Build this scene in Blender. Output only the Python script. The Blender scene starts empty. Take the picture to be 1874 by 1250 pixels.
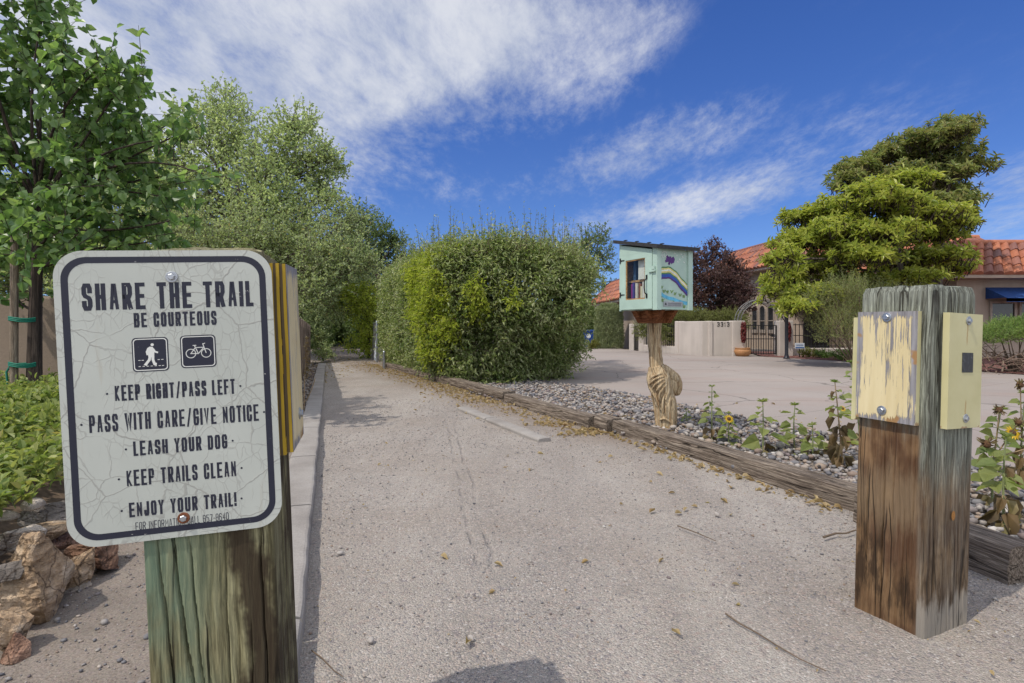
import bpy, bmesh, math
import numpy as np
from mathutils import Vector, Matrix
R = math.radians
rng = np.random.default_rng(11)
sc = bpy.context.scene
# ------------------------------------------------------------------ camera
F, H, HOR, CX = 1000.0, 0.88, 598.0, 937.0          # focal length (photo px), eye height (m), horizon row, centre column
cam = bpy.data.cameras.new('camera'); cam.sensor_width = 36; cam.lens = F/1874*36
cam.shift_y = -27/1874; cam.clip_end = 3000; cam.clip_start = .02
camo = bpy.data.objects.new('camera', cam); sc.collection.objects.link(camo)
camo.location = (0, 0, H); camo.rotation_euler = (R(90), 0, 0); sc.camera = camo
def P(u, v, d): return Vector(((u-CX)/F*d, d, H+(HOR-v)/F*d))
def G(u, v, z=0.0): return P(u, v, F*(H-z)/(v-HOR))
# ------------------------------------------------------------------ light, sky, exposure
SUN_EL, SUN_AZ = R(57), math.atan2(-0.82, -0.57)     # azimuth measured from +Y towards +X
sd = Vector((math.cos(SUN_EL)*math.sin(SUN_AZ), math.cos(SUN_EL)*math.cos(SUN_AZ), math.sin(SUN_EL)))
sl = bpy.data.lights.new('sun', 'SUN'); sl.energy = 2.05; sl.angle = R(.55); sl.color = (1, .93, .83)
so = bpy.data.objects.new('sun', sl); sc.collection.objects.link(so)
so.rotation_euler = (-sd).to_track_quat('-Z', 'Y').to_euler()
sc.view_settings.view_transform = 'Standard'; sc.view_settings.look = 'None'
sc.view_settings.exposure = 0.62; sc.view_settings.gamma = 1
sc.cycles.diffuse_bounces = 8

def sock(nt, inp, val):
    if isinstance(val, bpy.types.NodeSocket): nt.links.new(val, inp)
    elif val is not None:
        try: inp.default_value = val
        except Exception: inp.default_value = (*val, 1)
class T:                                              # a small node-tree writer
    def __init__(s, nt): s.nt = nt; nt.nodes.clear()
    def n(s, typ, ins=None, **kw):
        x = s.nt.nodes.new('ShaderNode'+typ)
        for k, v in kw.items(): setattr(x, k, v)
        for k, v in (ins or {}).items(): sock(s.nt, x.inputs[k], v)
        return x
    def obj(s): return s.n('TexCoord').outputs['Object']
    def map(s, vec, scale=(1,1,1), rot=(0,0,0), loc=(0,0,0)):
        return s.n('Mapping', {'Vector': vec, 'Scale': scale, 'Rotation': rot, 'Location': loc}).outputs[0]
    def noise(s, vec, scale, detail=4, rough=.55, dist=0, col=False):
        x = s.n('TexNoise', {'Vector': vec, 'Scale': scale, 'Detail': detail, 'Roughness': rough, 'Distortion': dist})
        return x.outputs['Color' if col else 'Fac']
    def vor(s, vec, scale, feature='F1', out='Distance', rnd=1):
        return s.n('TexVoronoi', {'Vector': vec, 'Scale': scale, 'Randomness': rnd}, feature=feature).outputs[out]
    def ramp(s, fac, stops, interp='LINEAR'):
        x = s.n('ValToRGB', {'Fac': fac}); r = x.color_ramp; r.interpolation = interp
        while len(r.elements) < len(stops): r.elements.new(.5)
        for e, (p, c) in zip(r.elements, stops):
            e.position = p; e.color = (c, c, c, 1) if isinstance(c, (int, float)) else (*c, 1)
        return x.outputs[0]
    def mix(s, fac, a, b, blend='MIX'):
        x = s.n('Mix', data_type='RGBA', blend_type=blend)
        sock(s.nt, x.inputs[0], fac); sock(s.nt, x.inputs[6], a); sock(s.nt, x.inputs[7], b)
        return x.outputs[2]
    def m(s, op, a, b=None, c=None, clamp=False):
        x = s.n('Math', operation=op, use_clamp=clamp)
        for i, v in enumerate((a, b, c)):
            if v is not None: sock(s.nt, x.inputs[i], v)
        return x.outputs[0]
    def sep(s, v): return s.n('SeparateXYZ', {0: v}).outputs
    def comb(s, x, y, z): return s.n('CombineXYZ', {0: x, 1: y, 2: z}).outputs[0]
    def sstep(s, v, a, b):
        return s.n('MapRange', {'Value': v, 'From Min': a, 'From Max': b}, interpolation_type='SMOOTHSTEP').outputs[0]
    def bump(s, h, strength=.5, dist=.01, normal=None):
        return s.n('Bump', {'Height': h, 'Strength': strength, 'Distance': dist, 'Normal': normal}).outputs[0]
    def rnd(s): return s.n('NewGeometry').outputs['Random Per Island']

wd = bpy.data.worlds.new('World'); sc.world = wd; wd.use_nodes = True
w = T(wd.node_tree)
sky = w.n('TexSky', sky_type='NISHITA', sun_disc=False, sun_elevation=SUN_EL, sun_rotation=SUN_AZ, altitude=1500,
          air_density=1.0, dust_density=.2, ozone_density=3.0)
dirv = w.n('TexCoord').outputs['Generated']
dx, dy, dz = w.sep(dirv)[0:3]
az = w.m('ARCTAN2', dx, dy); el = w.m('ARCSINE', dz)
blue = w.mix(1.0, sky.outputs[0], (.235, .365, .64, 1), 'MULTIPLY')
hz = w.sstep(el, .0, .55)
blue = w.mix(hz, w.mix(1.0, blue, (1.15, .94, .78, 1), 'MULTIPLY'), blue)
# thin high cloud: fibrous noise on a cloud deck, gathered in a few banks
zz = w.m('ADD', w.m('MAXIMUM', dz, 0), .16)
deck = w.comb(w.m('DIVIDE', dx, zz), w.m('DIVIDE', dy, zz), 0)
warp = w.mix(.16, deck, w.noise(deck, 1.4, 3, .5, col=True), 'ADD')
fib = w.noise(w.map(warp, (1.0, .42, 1), (0, 0, R(-58))), 2.2, 9, .62)
fine = w.noise(w.map(warp, (1.3, .7, 1), (0, 0, R(-40))), 13.0, 9, .70)
tex = w.m('ADD', w.m('MULTIPLY', fib, .52), w.m('MULTIPLY', fine, .48))
def bank(u, v, ru, rv, tilt, amt):
    a0 = math.atan2(u-CX, F); e0 = math.atan2(HOR-v, math.hypot(F, u-CX))
    da = w.m('SUBTRACT', az, a0); de = w.m('SUBTRACT', el, e0)
    c, s_ = math.cos(tilt), math.sin(tilt)
    p = w.m('DIVIDE', w.m('ADD', w.m('MULTIPLY', da, c), w.m('MULTIPLY', de, s_)), ru/F)
    q = w.m('DIVIDE', w.m('SUBTRACT', w.m('MULTIPLY', de, c), w.m('MULTIPLY', da, s_)), rv/F)
    r = w.m('SQRT', w.m('ADD', w.m('MULTIPLY', p, p), w.m('MULTIPLY', q, q)))
    return w.m('MULTIPLY', w.sstep(r, 1.25, 0.1), amt)
banks = [bank(430, 0, 640, 240, R(4), .60), bank(180, 150, 520, 280, 0, .55), bank(880, 70, 330, 110, R(10), .40), bank(1160, 85, 130, 60, R(25), .22),
         bank(1170, 280, 250, 62, R(14), .36), bank(1240, 380, 290, 45, R(8), .38), bank(1010, 190, 200, 70, R(10), .15),
         bank(1560, 240, 160, 60, 0, .14), bank(1840, 400, 170, 55, R(12), .33), bank(1850, 320, 120, 40, 0, .25),
         bank(640, 180, 150, 40, R(5), .16), bank(850, 345, 120, 40, 0, .12), bank(1380, 350, 170, 70, R(10), .15)]
tot = w.m('MULTIPLY', w.m('MAXIMUM', w.sstep(el, R(38), R(60)), w.sstep(dy, .05, -.35)), .66)      # unseen cloud cover added overhead and behind the viewer for fill light
for b in banks: tot = w.m('ADD', tot, b)
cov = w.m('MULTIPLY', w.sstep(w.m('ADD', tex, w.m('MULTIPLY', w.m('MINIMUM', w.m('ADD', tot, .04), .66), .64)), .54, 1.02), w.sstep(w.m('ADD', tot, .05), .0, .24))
ccol = w.mix(w.sstep(fib, .35, .62), (2.1, 2.35, 2.9, 1), (3.3, 3.4, 3.65, 1))
fill_veil = w.m('MAXIMUM', w.sstep(el, R(38), R(62)), w.sstep(dy, .05, -.35))
ccol = w.mix(fill_veil, ccol, w.mix(1, ccol, (2.0, 1.95, 1.85, 1), 'MULTIPLY'))      # the added out-of-view cloud is brightened to lift the fill
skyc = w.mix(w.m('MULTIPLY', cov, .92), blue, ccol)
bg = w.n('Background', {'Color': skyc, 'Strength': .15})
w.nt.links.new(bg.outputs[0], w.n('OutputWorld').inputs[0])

# ------------------------------------------------------------------ materials
MATS = {}
def mat(name, fn):
    if name in MATS: return MATS[name]
    m = bpy.data.materials.new(name); m.use_nodes = True; t = T(m.node_tree)
    sh = fn(t); t.nt.links.new(sh, t.n('OutputMaterial').inputs[0]); MATS[name] = m; return m
def pr(t, col, rough=.7, normal=None, metal=0, spec=.35, **k):
    ins = {'Base Color': col, 'Roughness': rough, 'Metallic': metal, 'Specular IOR Level': spec}
    if normal is not None: ins['Normal'] = normal
    ins.update(k)
    return t.n('BsdfPrincipled', ins).outputs[0]
def plain(name, col, rough=.6, metal=0, var=.18, bump=.15, scale=12):
    def f(t):
        o = t.obj(); n = t.noise(o, scale, 5)
        c = t.mix(t.ramp(n, [(.3, 0), (.7, 1)]), tuple(x*(1-var) for x in col)+(1,), tuple(min(1, x*(1+var)) for x in col)+(1,))
        return pr(t, c, rough, t.bump(n, bump, .004), metal)
    return mat(name, f)
def leafmat(name, cols, rough=.42, trans=.32, spec=.4):
    def f(t):
        r = t.m('ADD', t.m('MULTIPLY', t.rnd(), .72), t.m('MULTIPLY', t.sstep(t.noise(t.obj(), 2.6, 3), .32, .68), .28)); k = len(cols)
        c = t.ramp(r, [(i/max(1, k-1), cols[i]) for i in range(k)])
        c = t.mix(.55, c, t.mix(t.noise(t.obj(), 30, 2), (.55, .55, .55, 1), (1.4, 1.4, 1.3, 1)), 'MULTIPLY')
        a = pr(t, c, rough, spec=spec)
        tr = t.n('BsdfTranslucent', {'Color': t.mix(1, c, (1.4, 1.45, .85, 1), 'MULTIPLY')}).outputs[0]
        return t.n('MixShader', {0: min(.6, trans*1.45), 1: a, 2: tr}).outputs[0]
    return mat(name, f)
def f_sand(t):
    o = t.obj(); big = t.noise(o, 1.3, 5); fn = t.noise(o, 160, 4, .7); v = t.vor(o, 130, out='Color')
    c = t.ramp(big, [(.3, (.18, .145, .115)), (.7, (.29, .24, .195))])
    c = t.mix(.5, c, t.ramp(t.noise(o, 7, 6, .65), [(.35, .7), (.65, 1.2)]), 'MULTIPLY')
    c = t.mix(.75, c, t.ramp(fn, [(.33, .45), (.67, 1.45)]), 'MULTIPLY')
    c = t.mix(.12, c, t.n('HueSaturation', {'Color': v, 'Saturation': .15, 'Value': .5}).outputs[0])
    return pr(t, c, .95, t.bump(fn, .6, .01), spec=.1)
sand = mat('sand', f_sand)
def f_trail(t):
    o = t.obj(); x, y, z = t.sep(o)[0:3]
    big = t.noise(o, .9, 6, .6); mid = t.noise(t.map(o, (1, .45, 1)), 5, 5)
    trk = t.noise(t.map(o, (1.4, .09, 1), (0, 0, R(-18.5))), 1.7, 4, .6)
    cell = t.vor(o, 165, out='Color'); cd = t.vor(o, 165); cell2 = t.vor(o, 70, out='Color'); fn = t.noise(o, 240, 3, .8)
    c = t.ramp(big, [(.28, (.275, .238, .198)), (.5, (.328, .300, .264)), (.72, (.375, .350, .315))])
    c = t.mix(.45, c, t.ramp(mid, [(.3, .78), (.7, 1.18)]), 'MULTIPLY')
    c = t.mix(.6, c, t.ramp(trk, [(.36, .80), (.5, 1.0), (.64, 1.16)]), 'MULTIPLY')
    gv = t.n('SeparateColor', {0: cell}).outputs
    stone = t.ramp(gv[0], [(0, (.11, .11, .135)), (.2, (.24, .21, .20)), (.5, (.33, .28, .25)), (.75, (.42, .34, .29)), (.92, (.44, .39, .35)), (1, (.55, .52, .49))])
    c = t.mix(t.m('MULTIPLY', t.sstep(t.m('ADD', gv[1], t.m('MULTIPLY', trk, -.8)), -.1, .25), .62), c, stone)
    gw = t.n('SeparateColor', {0: cell2}).outputs
    dirt = t.m('SUBTRACT', x, t.m('SUBTRACT', 2.55, t.m('MULTIPLY', y, .53)))
    dirt = t.m('MULTIPLY', t.sstep(t.m('ADD', dirt, t.m('MULTIPLY', mid, .9)), .35, .9), t.sstep(y, 3.4, 4.6))
    c = t.mix(t.m('MULTIPLY', dirt, .6), c, (.215, .165, .125, 1))
    c = t.mix(t.m('MULTIPLY', t.sstep(gw[0], .88, .92), .4), c, t.ramp(gw[1], [(0, (.13, .13, .16)), (.5, (.33, .25, .21)), (1, (.46, .42, .39))]))
    c = t.mix(.75, c, t.ramp(fn, [(.32, .5), (.68, 1.5)]), 'MULTIPLY')
    # two tyre ruts left in the grit
    wob = t.m('MULTIPLY', t.m('SUBTRACT', t.noise(o, 2.2, 3), .5), .10)
    rut = None
    for off in (-.03, .035):
        cx = t.m('ADD', t.m('ADD', t.m('MULTIPLY', y, -.155), .21+off), wob)
        g = t.sstep(t.m('ABSOLUTE', t.m('SUBTRACT', x, cx)), .016, .004)
        g = t.m('MULTIPLY', g, t.sstep(t.noise(o, 6, 2), .40, .58))
        rut = g if rut is None else t.m('MAXIMUM', rut, g)
    rut = t.m('MULTIPLY', rut, t.m('MULTIPLY', t.sstep(y, 1.7, 2.1), t.sstep(y, 6.5, 4.)))
    h = t.m('ADD', t.m('MULTIPLY', cd, -1.0), t.m('ADD', t.m('MULTIPLY', fn, .5), t.m('MULTIPLY', mid, 1.2)))
    h = t.m('SUBTRACT', h, t.m('MULTIPLY', rut, 1.5))
    c = t.mix(t.m('MULTIPLY', rut, .22), c, (.2, .18, .165, 1))
    return pr(t, c, .95, t.bump(h, .75, .008), spec=.12)
trailm = mat('decomposed_granite', f_trail)
def f_drive(t):
    o = t.obj(); b = t.noise(o, .35, 5, .6); st = t.noise(t.map(o, (.5, 1.6, 1), (0, 0, R(20))), .8, 6, .6); fn = t.noise(o, 90, 4, .7)
    c = t.ramp(b, [(.3, (.265, .228, .205)), (.7, (.335, .296, .268))])
    c = t.mix(t.m('MULTIPLY', t.ramp(st, [(.48, 0), (.66, 1)]), .4), c, (.30, .225, .19, 1))
    c = t.mix(.35, c, t.ramp(fn, [(.3, .75), (.7, 1.2)]), 'MULTIPLY')
    br = t.n('TexBrick', {'Vector': t.map(o, (1, 1, 1), (0, 0, R(-32))), 'Color1': (1, 1, 1, 1), 'Color2': (1, 1, 1, 1), 'Mortar': (0, 0, 0, 1),
             'Scale': 1, 'Mortar Size': .006, 'Mortar Smooth': .3, 'Brick Width': 3.6, 'Row Height': 3.1}, offset=0).outputs[0]
    ck = t.vor(t.mix(.35, o, t.noise(o, 1.2, 4, col=True), 'ADD'), .42, 'DISTANCE_TO_EDGE')
    ck = t.sstep(ck, .0, .006)
    c = t.mix(1, c, t.mix(.35, (1, 1, 1, 1), br), 'MULTIPLY'); c = t.mix(1, c, t.mix(.5, (1, 1, 1, 1), ck), 'MULTIPLY')
    return pr(t, c, .85, t.bump(fn, .2, .004), spec=.2)
drivem = mat('driveway_concrete', f_drive)
def f_conc(t):
    o = t.obj(); b = t.noise(o, 4, 5); fn = t.noise(o, 120, 4, .75)
    c = t.ramp(b, [(.3, (.24, .218, .198)), (.7, (.34, .317, .292))])
    c = t.mix(.5, c, t.ramp(fn, [(.3, .65), (.7, 1.25)]), 'MULTIPLY')
    return pr(t, c, .9, t.bump(fn, .5, .006), spec=.2)
concm = mat('kerb_concrete', f_conc)
def stucco(name, col):
    def f(t):
        o = t.obj(); b = t.noise(o, 1.1, 5); fn = t.noise(o, 45, 5, .7)
        dr = t.noise(t.map(o, (3, 3, .35)), 1.5, 4)
        c = t.mix(t.ramp(b, [(.3, 0), (.7, 1)]), tuple(x*.88 for x in col)+(1,), tuple(x*1.08 for x in col)+(1,))
        c = t.mix(.35, c, t.ramp(dr, [(.35, .72), (.62, 1.05)]), 'MULTIPLY')
        return pr(t, c, .92, t.bump(fn, .45, .008), spec=.15)
    return mat(name, f)
def f_rocks(t):
    r = t.rnd(); o = t.obj(); n = t.noise(o, 60, 4)
    c = t.ramp(r, [(0, (.10, .10, .112)), (.2, (.18, .175, .18)), (.4, (.265, .245, .23)), (.54, (.34, .31, .275)), (.64, (.25, .185, .14)), (.74, (.17, .14, .14)), (.86, (.36, .33, .30)), (.95, (.28, .21, .155)), (1, (.50, .48, .45))])
    c = t.mix(.5, c, t.ramp(n, [(.3, .7), (.7, 1.25)]), 'MULTIPLY')
    return pr(t, c, .75, t.bump(n, .25, .004), spec=.3)
rockm = mat('river_stone', f_rocks)
def boulderm(name, a, b, c_):
    def f(t):
        o = t.obj(); n = t.noise(o, 9, 7, .62, .4); fn = t.noise(o, 70, 5, .7); st = t.noise(t.map(o, (1, 1, 5), (R(35), R(20), 0)), 9, 4)
        c = t.ramp(n, [(.3, a), (.5, b), (.7, c_)])
        c = t.mix(.6, c, t.ramp(st, [(.38, .5), (.62, 1.25)]), 'MULTIPLY')
        c = t.mix(t.m('MULTIPLY', t.sstep(t.vor(t.mix(.12, o, t.noise(o, 8, 4, col=True), 'ADD'), 7, 'DISTANCE_TO_EDGE'), .03, .0), .7), c, (.05, .032, .022, 1))
        c = t.mix(.55, c, t.ramp(fn, [(.3, .7), (.7, 1.25)]), 'MULTIPLY')
        return pr(t, c, .85, t.bump(t.m('ADD', t.m('ADD', n, st), t.m('MULTIPLY', fn, .6)), 1.0, .03), spec=.2)
    return mat(name, f)
def woodm(name, axis, base, dark, light, stain=None, stainfn=None, gs=1.0, bumpd=.006, cracks=.6):
    """weathered timber: grain runs along local axis"""
    def f(t):
        o = t.obj()
        def st(across, along):
            s = [across]*3; s[axis] = along; return tuple(s)
        wv = t.mix(.03, o, t.noise(t.map(o, st(3, 1)), 3, 3, col=True), 'ADD')
        g = t.noise(t.map(wv, st(1, .035)), 85*gs, 8, .68); g2 = t.noise(t.map(wv, st(1, .03)), 300*gs, 5, .75)
        ring = t.n('TexWave', {'Vector': t.map(wv, st(1, .04)), 'Scale': 40*gs, 'Distortion': 9, 'Detail': 3, 'Detail Scale': 1.3}, wave_type='BANDS', bands_direction='DIAGONAL').outputs['Fac']
        big = t.noise(t.map(o, st(1, .45)), 7, 5)
        c = t.ramp(g, [(.36, dark), (.5, base), (.63, light)])
        c = t.mix(.35, c, t.ramp(ring, [(0, .62), (1, 1.2)]), 'MULTIPLY')
        c = t.mix(.75, c, t.ramp(g2, [(.38, .35), (.6, 1.35)]), 'MULTIPLY')
        c = t.mix(.5, c, t.ramp(big, [(.3, .7), (.7, 1.25)]), 'MULTIPLY')
        if stainfn: c = stainfn(t, o, c, g, big)
        ck = t.vor(t.map(wv, st(1, .03)), 26*gs, 'DISTANCE_TO_EDGE')
        msk = t.sstep(t.noise(t.map(o, st(1, .3)), 12, 3), .44, .54)
        ck = t.m('MULTIPLY', t.sstep(ck, .035, .0), msk)
        c = t.mix(t.m('MULTIPLY', ck, cracks), c, (.018, .014, .01, 1))
        h = t.m('ADD', t.m('MULTIPLY', g, .7), t.m('ADD', t.m('MULTIPLY', g2, .5), t.m('MULTIPLY', ring, .25)))
        h = t.m('SUBTRACT', h, t.m('MULTIPLY', ck, 1.2))
        return pr(t, c, .82, t.bump(h, .7, bumpd), spec=.2)
    return mat(name, f)
def stain_left(t, o, c, g, big):            # copper-green preservative, with a dark tarry run down the right side
    x, y, z = t.sep(o)[0:3]
    gr = t.noise(t.map(o, (1, 1, .5)), 9, 4)
    k = t.m('MULTIPLY', t.sstep(x, .14, .02), t.sstep(gr, .36, .58))
    c = t.mix(t.m('MULTIPLY', k, .62), c, (.17, .27, .19, 1))
    xx = t.m('ADD', x, t.m('MULTIPLY', t.m('SUBTRACT', t.noise(t.map(o, (1, 1, .6)), 8, 5, .65), .5), .16))
    dk = t.m('MULTIPLY', t.sstep(t.m('ABSOLUTE', t.m('SUBTRACT', xx, .158)), .035, .012), t.sstep(z, .80, .66))
    return t.mix(t.m('MULTIPLY', dk, .88), c, (.035, .022, .014, 1))
def stain_right(t, o, c, g, big):           # grey-green where the rain washes it, tea-brown lower down, black scorch near the foot
    x, y, z = t.sep(o)[0:3]
    nz = t.noise(t.map(o, (1, 1, .22)), 26, 5, .7); n2 = t.noise(t.map(o, (1, 1, .6)), 9, 4)
    zz = t.m('ADD', z, t.m('MULTIPLY', t.m('SUBTRACT', nz, .5), .22))
    side = t.sstep(y, .012, .03)            # y = 0 is the paler right-hand face
    br = t.mix(t.sstep(n2, .40, .62), (.085, .036, .014, 1), (.21, .12, .055, 1))
    kb = t.m('MULTIPLY', t.sstep(zz, .66, .55), t.mix(side, (.70, .70, .70, 1), (.96, .96, .96, 1)))
    rt = t.m('MULTIPLY', t.sstep(zz, .66, .40), 1)
    kb = t.m('MULTIPLY', kb, t.m('MAXIMUM', side, t.sstep(zz, .56, .36)))
    c = t.mix(t.m('MULTIPLY', kb, .95), c, t.mix(.55, br, t.ramp(g, [(.3, .5), (.7, 1.6)]), 'MULTIPLY'))
    pale = t.m('MULTIPLY', t.m('MULTIPLY', t.sstep(zz, .26, .34), t.sstep(zz, .50, .40)), side)
    c = t.mix(t.m('MULTIPLY', pale, .42), c, (.30, .225, .135, 1))
    dk = t.m('MULTIPLY', t.sstep(t.m('ADD', t.m('MULTIPLY', nz, .6), t.m('MULTIPLY', n2, .5)), .52, .66), t.m('MULTIPLY', t.sstep(zz, .42, .26), t.sstep(zz, .0, .10)))
    c = t.mix(t.m('MULTIPLY', dk, .85), c, (.028, .017, .010, 1))
    ft = t.m('MULTIPLY', t.sstep(zz, .135, .085), t.sstep(side, .6, .3))
    return t.mix(t.m('MULTIPLY', ft, .6), c, (.33, .31, .27, 1))
post_l = woodm('green_post_wood', 2, (.215, .195, .105), (.11, .095, .045), (.31, .29, .165), stainfn=stain_left, cracks=.8)
post_r = woodm('grey_post_wood', 2, (.205, .215, .175), (.085, .085, .065), (.34, .36, .30), stainfn=stain_right, cracks=.85)
timberm = woodm('weathered_sleeper', 0, (.20, .158, .122), (.075, .056, .042), (.33, .275, .215), bumpd=.014, cracks=.8)
trunkwood = woodm('juniper_driftwood', 2, (.46, .345, .205), (.27, .165, .085), (.58, .475, .32), gs=.6, cracks=.5)
bracketm = woodm('stained_bracket_wood', 0, (.20, .072, .026), (.12, .036, .013), (.28, .115, .05), cracks=.2)
shelfm = woodm('shelf_wood', 0, (.42, .24, .10), (.3, .15, .06), (.5, .32, .15), cracks=.1)
stakem = woodm('stake_wood', 2, (.28, .22, .16), (.16, .12, .085), (.36, .30, .23), cracks=.3)
fencem = woodm('fence_wood', 2, (.22, .17, .135), (.11, .082, .062), (.31, .25, .205), gs=.4, cracks=.3)
barkm = woodm('grey_bark', 2, (.13, .105, .085), (.05, .04, .03), (.22, .19, .16), gs=.5, cracks=.6)
barkd = woodm('dark_bark', 2, (.06, .045, .036), (.025, .02, .016), (.12, .09, .07), gs=.5, cracks=.4)
twigm = plain('twig_brown', (.13, .095, .065), .85)
def f_paint(t):                             # cream paint flaked off along the grain to grey ply
    o = t.obj(); x, y, z = t.sep(o)[0:3]
    n = t.noise(t.map(o, (1, 1, .035)), 210, 6, .68); n2 = t.noise(t.map(o, (1, 1, .35)), 16, 5)
    ed = t.m('MINIMUM', t.m('MINIMUM', t.m('SUBTRACT', x, -.002), t.m('SUBTRACT', .170, x)), t.m('MINIMUM', t.m('MULTIPLY', z, .8), t.m('MULTIPLY', t.m('SUBTRACT', .322, z), .8)))
    k = t.m('ADD', t.m('ADD', n, t.m('MULTIPLY', t.m('SUBTRACT', n2, .5), .55)), t.m('MULTIPLY', t.sstep(ed, .022, .0), -.24))
    paint = t.sstep(k, .392, .412)
    bare = t.ramp(t.noise(t.map(o, (1, 1, .06)), 120, 4), [(.3, (.16, .15, .15)), (.7, (.34, .33, .34))])
    bare = t.mix(t.sstep(t.noise(o, 14, 2), .6, .66), bare, (.33, .19, .08, 1))
    pc = t.ramp(t.noise(t.map(o, (1, 1, .1)), 40, 4), [(.3, (.60, .49, .265)), (.7, (.70, .60, .36))])
    c = t.mix(paint, bare, pc)
    return pr(t, c, .62, t.bump(t.m('ADD', t.m('MULTIPLY', paint, 1.), t.m('MULTIPLY', n, .5)), .6, .002), spec=.3)
flakem = mat('flaking_cream_paint', f_paint)
def f_cream(t):
    o = t.obj(); n = t.noise(o, 9, 4); x, y, z = t.sep(o)[0:3]
    c = t.ramp(n, [(.3, (.50, .46, .24)), (.7, (.58, .54, .31))])
    dx_ = t.m('ABSOLUTE', t.m('SUBTRACT', x, t.m('ADD', .085, t.m('MULTIPLY', t.m('SUBTRACT', t.noise(t.map(o, (0, 0, 1)), 30, 2), .5), .01))))
    run = t.m('MULTIPLY', t.sstep(dx_, .004, .001), t.m('MAXIMUM', t.m('MULTIPLY', t.sstep(z, .23, .25), t.sstep(z, .30, .29)), t.m('MULTIPLY', t.sstep(z, .085, .07), t.sstep(z, .02, .03))))
    c = t.mix(t.m('MULTIPLY', run, .7), c, (.35, .19, .06, 1))
    chip = t.sstep(t.m('ADD', t.m('MULTIPLY', z, 12), t.noise(o, 26, 3)), .56, .50)
    c = t.mix(chip, c, (.36, .25, .14, 1))
    return pr(t, c, .5, t.bump(n, .2, .003), spec=.35)
creamm = mat('cream_board_paint', f_cream)
def f_ply(t):                               # plywood edge: layers run parallel to the face (local y)
    o = t.obj(); x, y, z = t.sep(o)[0:3]
    wv = t.m('ADD', y, t.m('MULTIPLY', t.m('SUBTRACT', t.noise(o, 6, 3), .5), .003))
    s = t.m('FRACT', t.m('MULTIPLY', wv, 105)); n = t.noise(t.map(o, (1, 1, .15)), 60, 4)
    c = t.mix(t.sstep(s, .48, .56), (.50, .33, .035, 1), (.12, .085, .045, 1))
    c = t.mix(.5, c, t.ramp(n, [(.3, .45), (.7, 1.35)]), 'MULTIPLY')
    return pr(t, c, .75, t.bump(t.m('ADD', s, n), .5, .003), spec=.2)
plym = mat('plywood_edge', f_ply)
def f_sign(t):                              # old reflective sheeting, crazed all over
    o = t.obj(); w1 = t.mix(.035, o, t.noise(o, 14, 4, col=True), 'ADD')
    def crack(sc_, wid, seed, vec=w1):
        return t.sstep(t.vor(t.map(vec, loc=(seed, seed*.7, 0)), sc_, 'DISTANCE_TO_EDGE'), wid, wid*.25)
    m1 = t.sstep(t.noise(o, 9, 2), .40, .55); m2 = t.sstep(t.noise(o, 15, 2), .44, .56)
    a = t.m('MULTIPLY', crack(8, .011, 3.1), t.sstep(t.noise(o, 6, 2), .36, .46)); b = t.m('MULTIPLY', crack(22, .022, 1.7), m1); c_ = t.m('MULTIPLY', crack(60, .05, 5.2, t.mix(.02, t.map(o, (1.3, .6, 1), (0, 0, .7)), t.noise(o, 20, 3, col=True), 'ADD')), t.m('MULTIPLY', m2, .6))
    k = t.m('MAXIMUM', a, t.m('MAXIMUM', t.m('MULTIPLY', b, .8), c_))
    base = t.ramp(t.noise(o, 5, 4), [(.3, (.44, .462, .415)), (.7, (.52, .542, .49))])
    base = t.mix(t.sstep(t.noise(o, 40, 3), .70, .78), base, (.45, .43, .36, 1))
    c = t.mix(t.m('MULTIPLY', k, .72), base, (.30, .295, .265, 1))
    run = t.m('MULTIPLY', t.sstep(t.noise(t.map(o, (1, .12, 1)), 42, 4), .56, .70), t.sstep(t.noise(o, 5, 2), .42, .60))
    c = t.mix(t.m('MULTIPLY', run, .35), c, (.36, .30, .21, 1))
    return pr(t, c, .45, t.bump(k, .2, .0015), spec=.4)
signm = mat('sign_face', f_sign)
def f_ink(t):
    o = t.obj(); n = t.noise(o, 120, 3); s = t.noise(t.map(o, (1, 2.5, 1)), 60, 3)
    c = t.mix(t.sstep(n, .70, .76), (.022, .024, .04, 1), (.45, .45, .42, 1))
    c = t.mix(t.sstep(s, .72, .78), c, (.20, .20, .2, 1))
    return pr(t, c, .5)
inkm = mat('sign_ink', f_ink)
whitem = plain('white_marking', (.70, .71, .66), .5, var=.06)
steel = plain('galvanised_steel', (.42, .44, .46), .38, .85, scale=60)
rust = plain('rusty_washer', (.20, .075, .035), .8, .2, scale=80, var=.4)
iron = plain('black_iron', (.022, .022, .024), .5, .3)
ironp = plain('lamp_black_paint', (.026, .027, .035), .42, .2)
glassm = mat('pane_glass', lambda t: t.n('MixShader', {0: t.m('ADD', t.m('MULTIPLY', t.m('POWER', t.n('LayerWeight').outputs['Facing'], 4), .3), .012), 1: t.n('BsdfTransparent', {'Color': (.95, .97, .97, 1)}).outputs[0], 2: t.n('BsdfGlossy', {'Roughness': .03, 'Color': (.9, .9, .9, 1)}).outputs[0]}).outputs[0])
winm = mat('window_glass', lambda t: pr(t, t.ramp(t.noise(t.obj(), 2.2, 2), [(.3, (.012, .014, .016)), (.7, (.04, .045, .05))]), .08, spec=.6))
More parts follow.
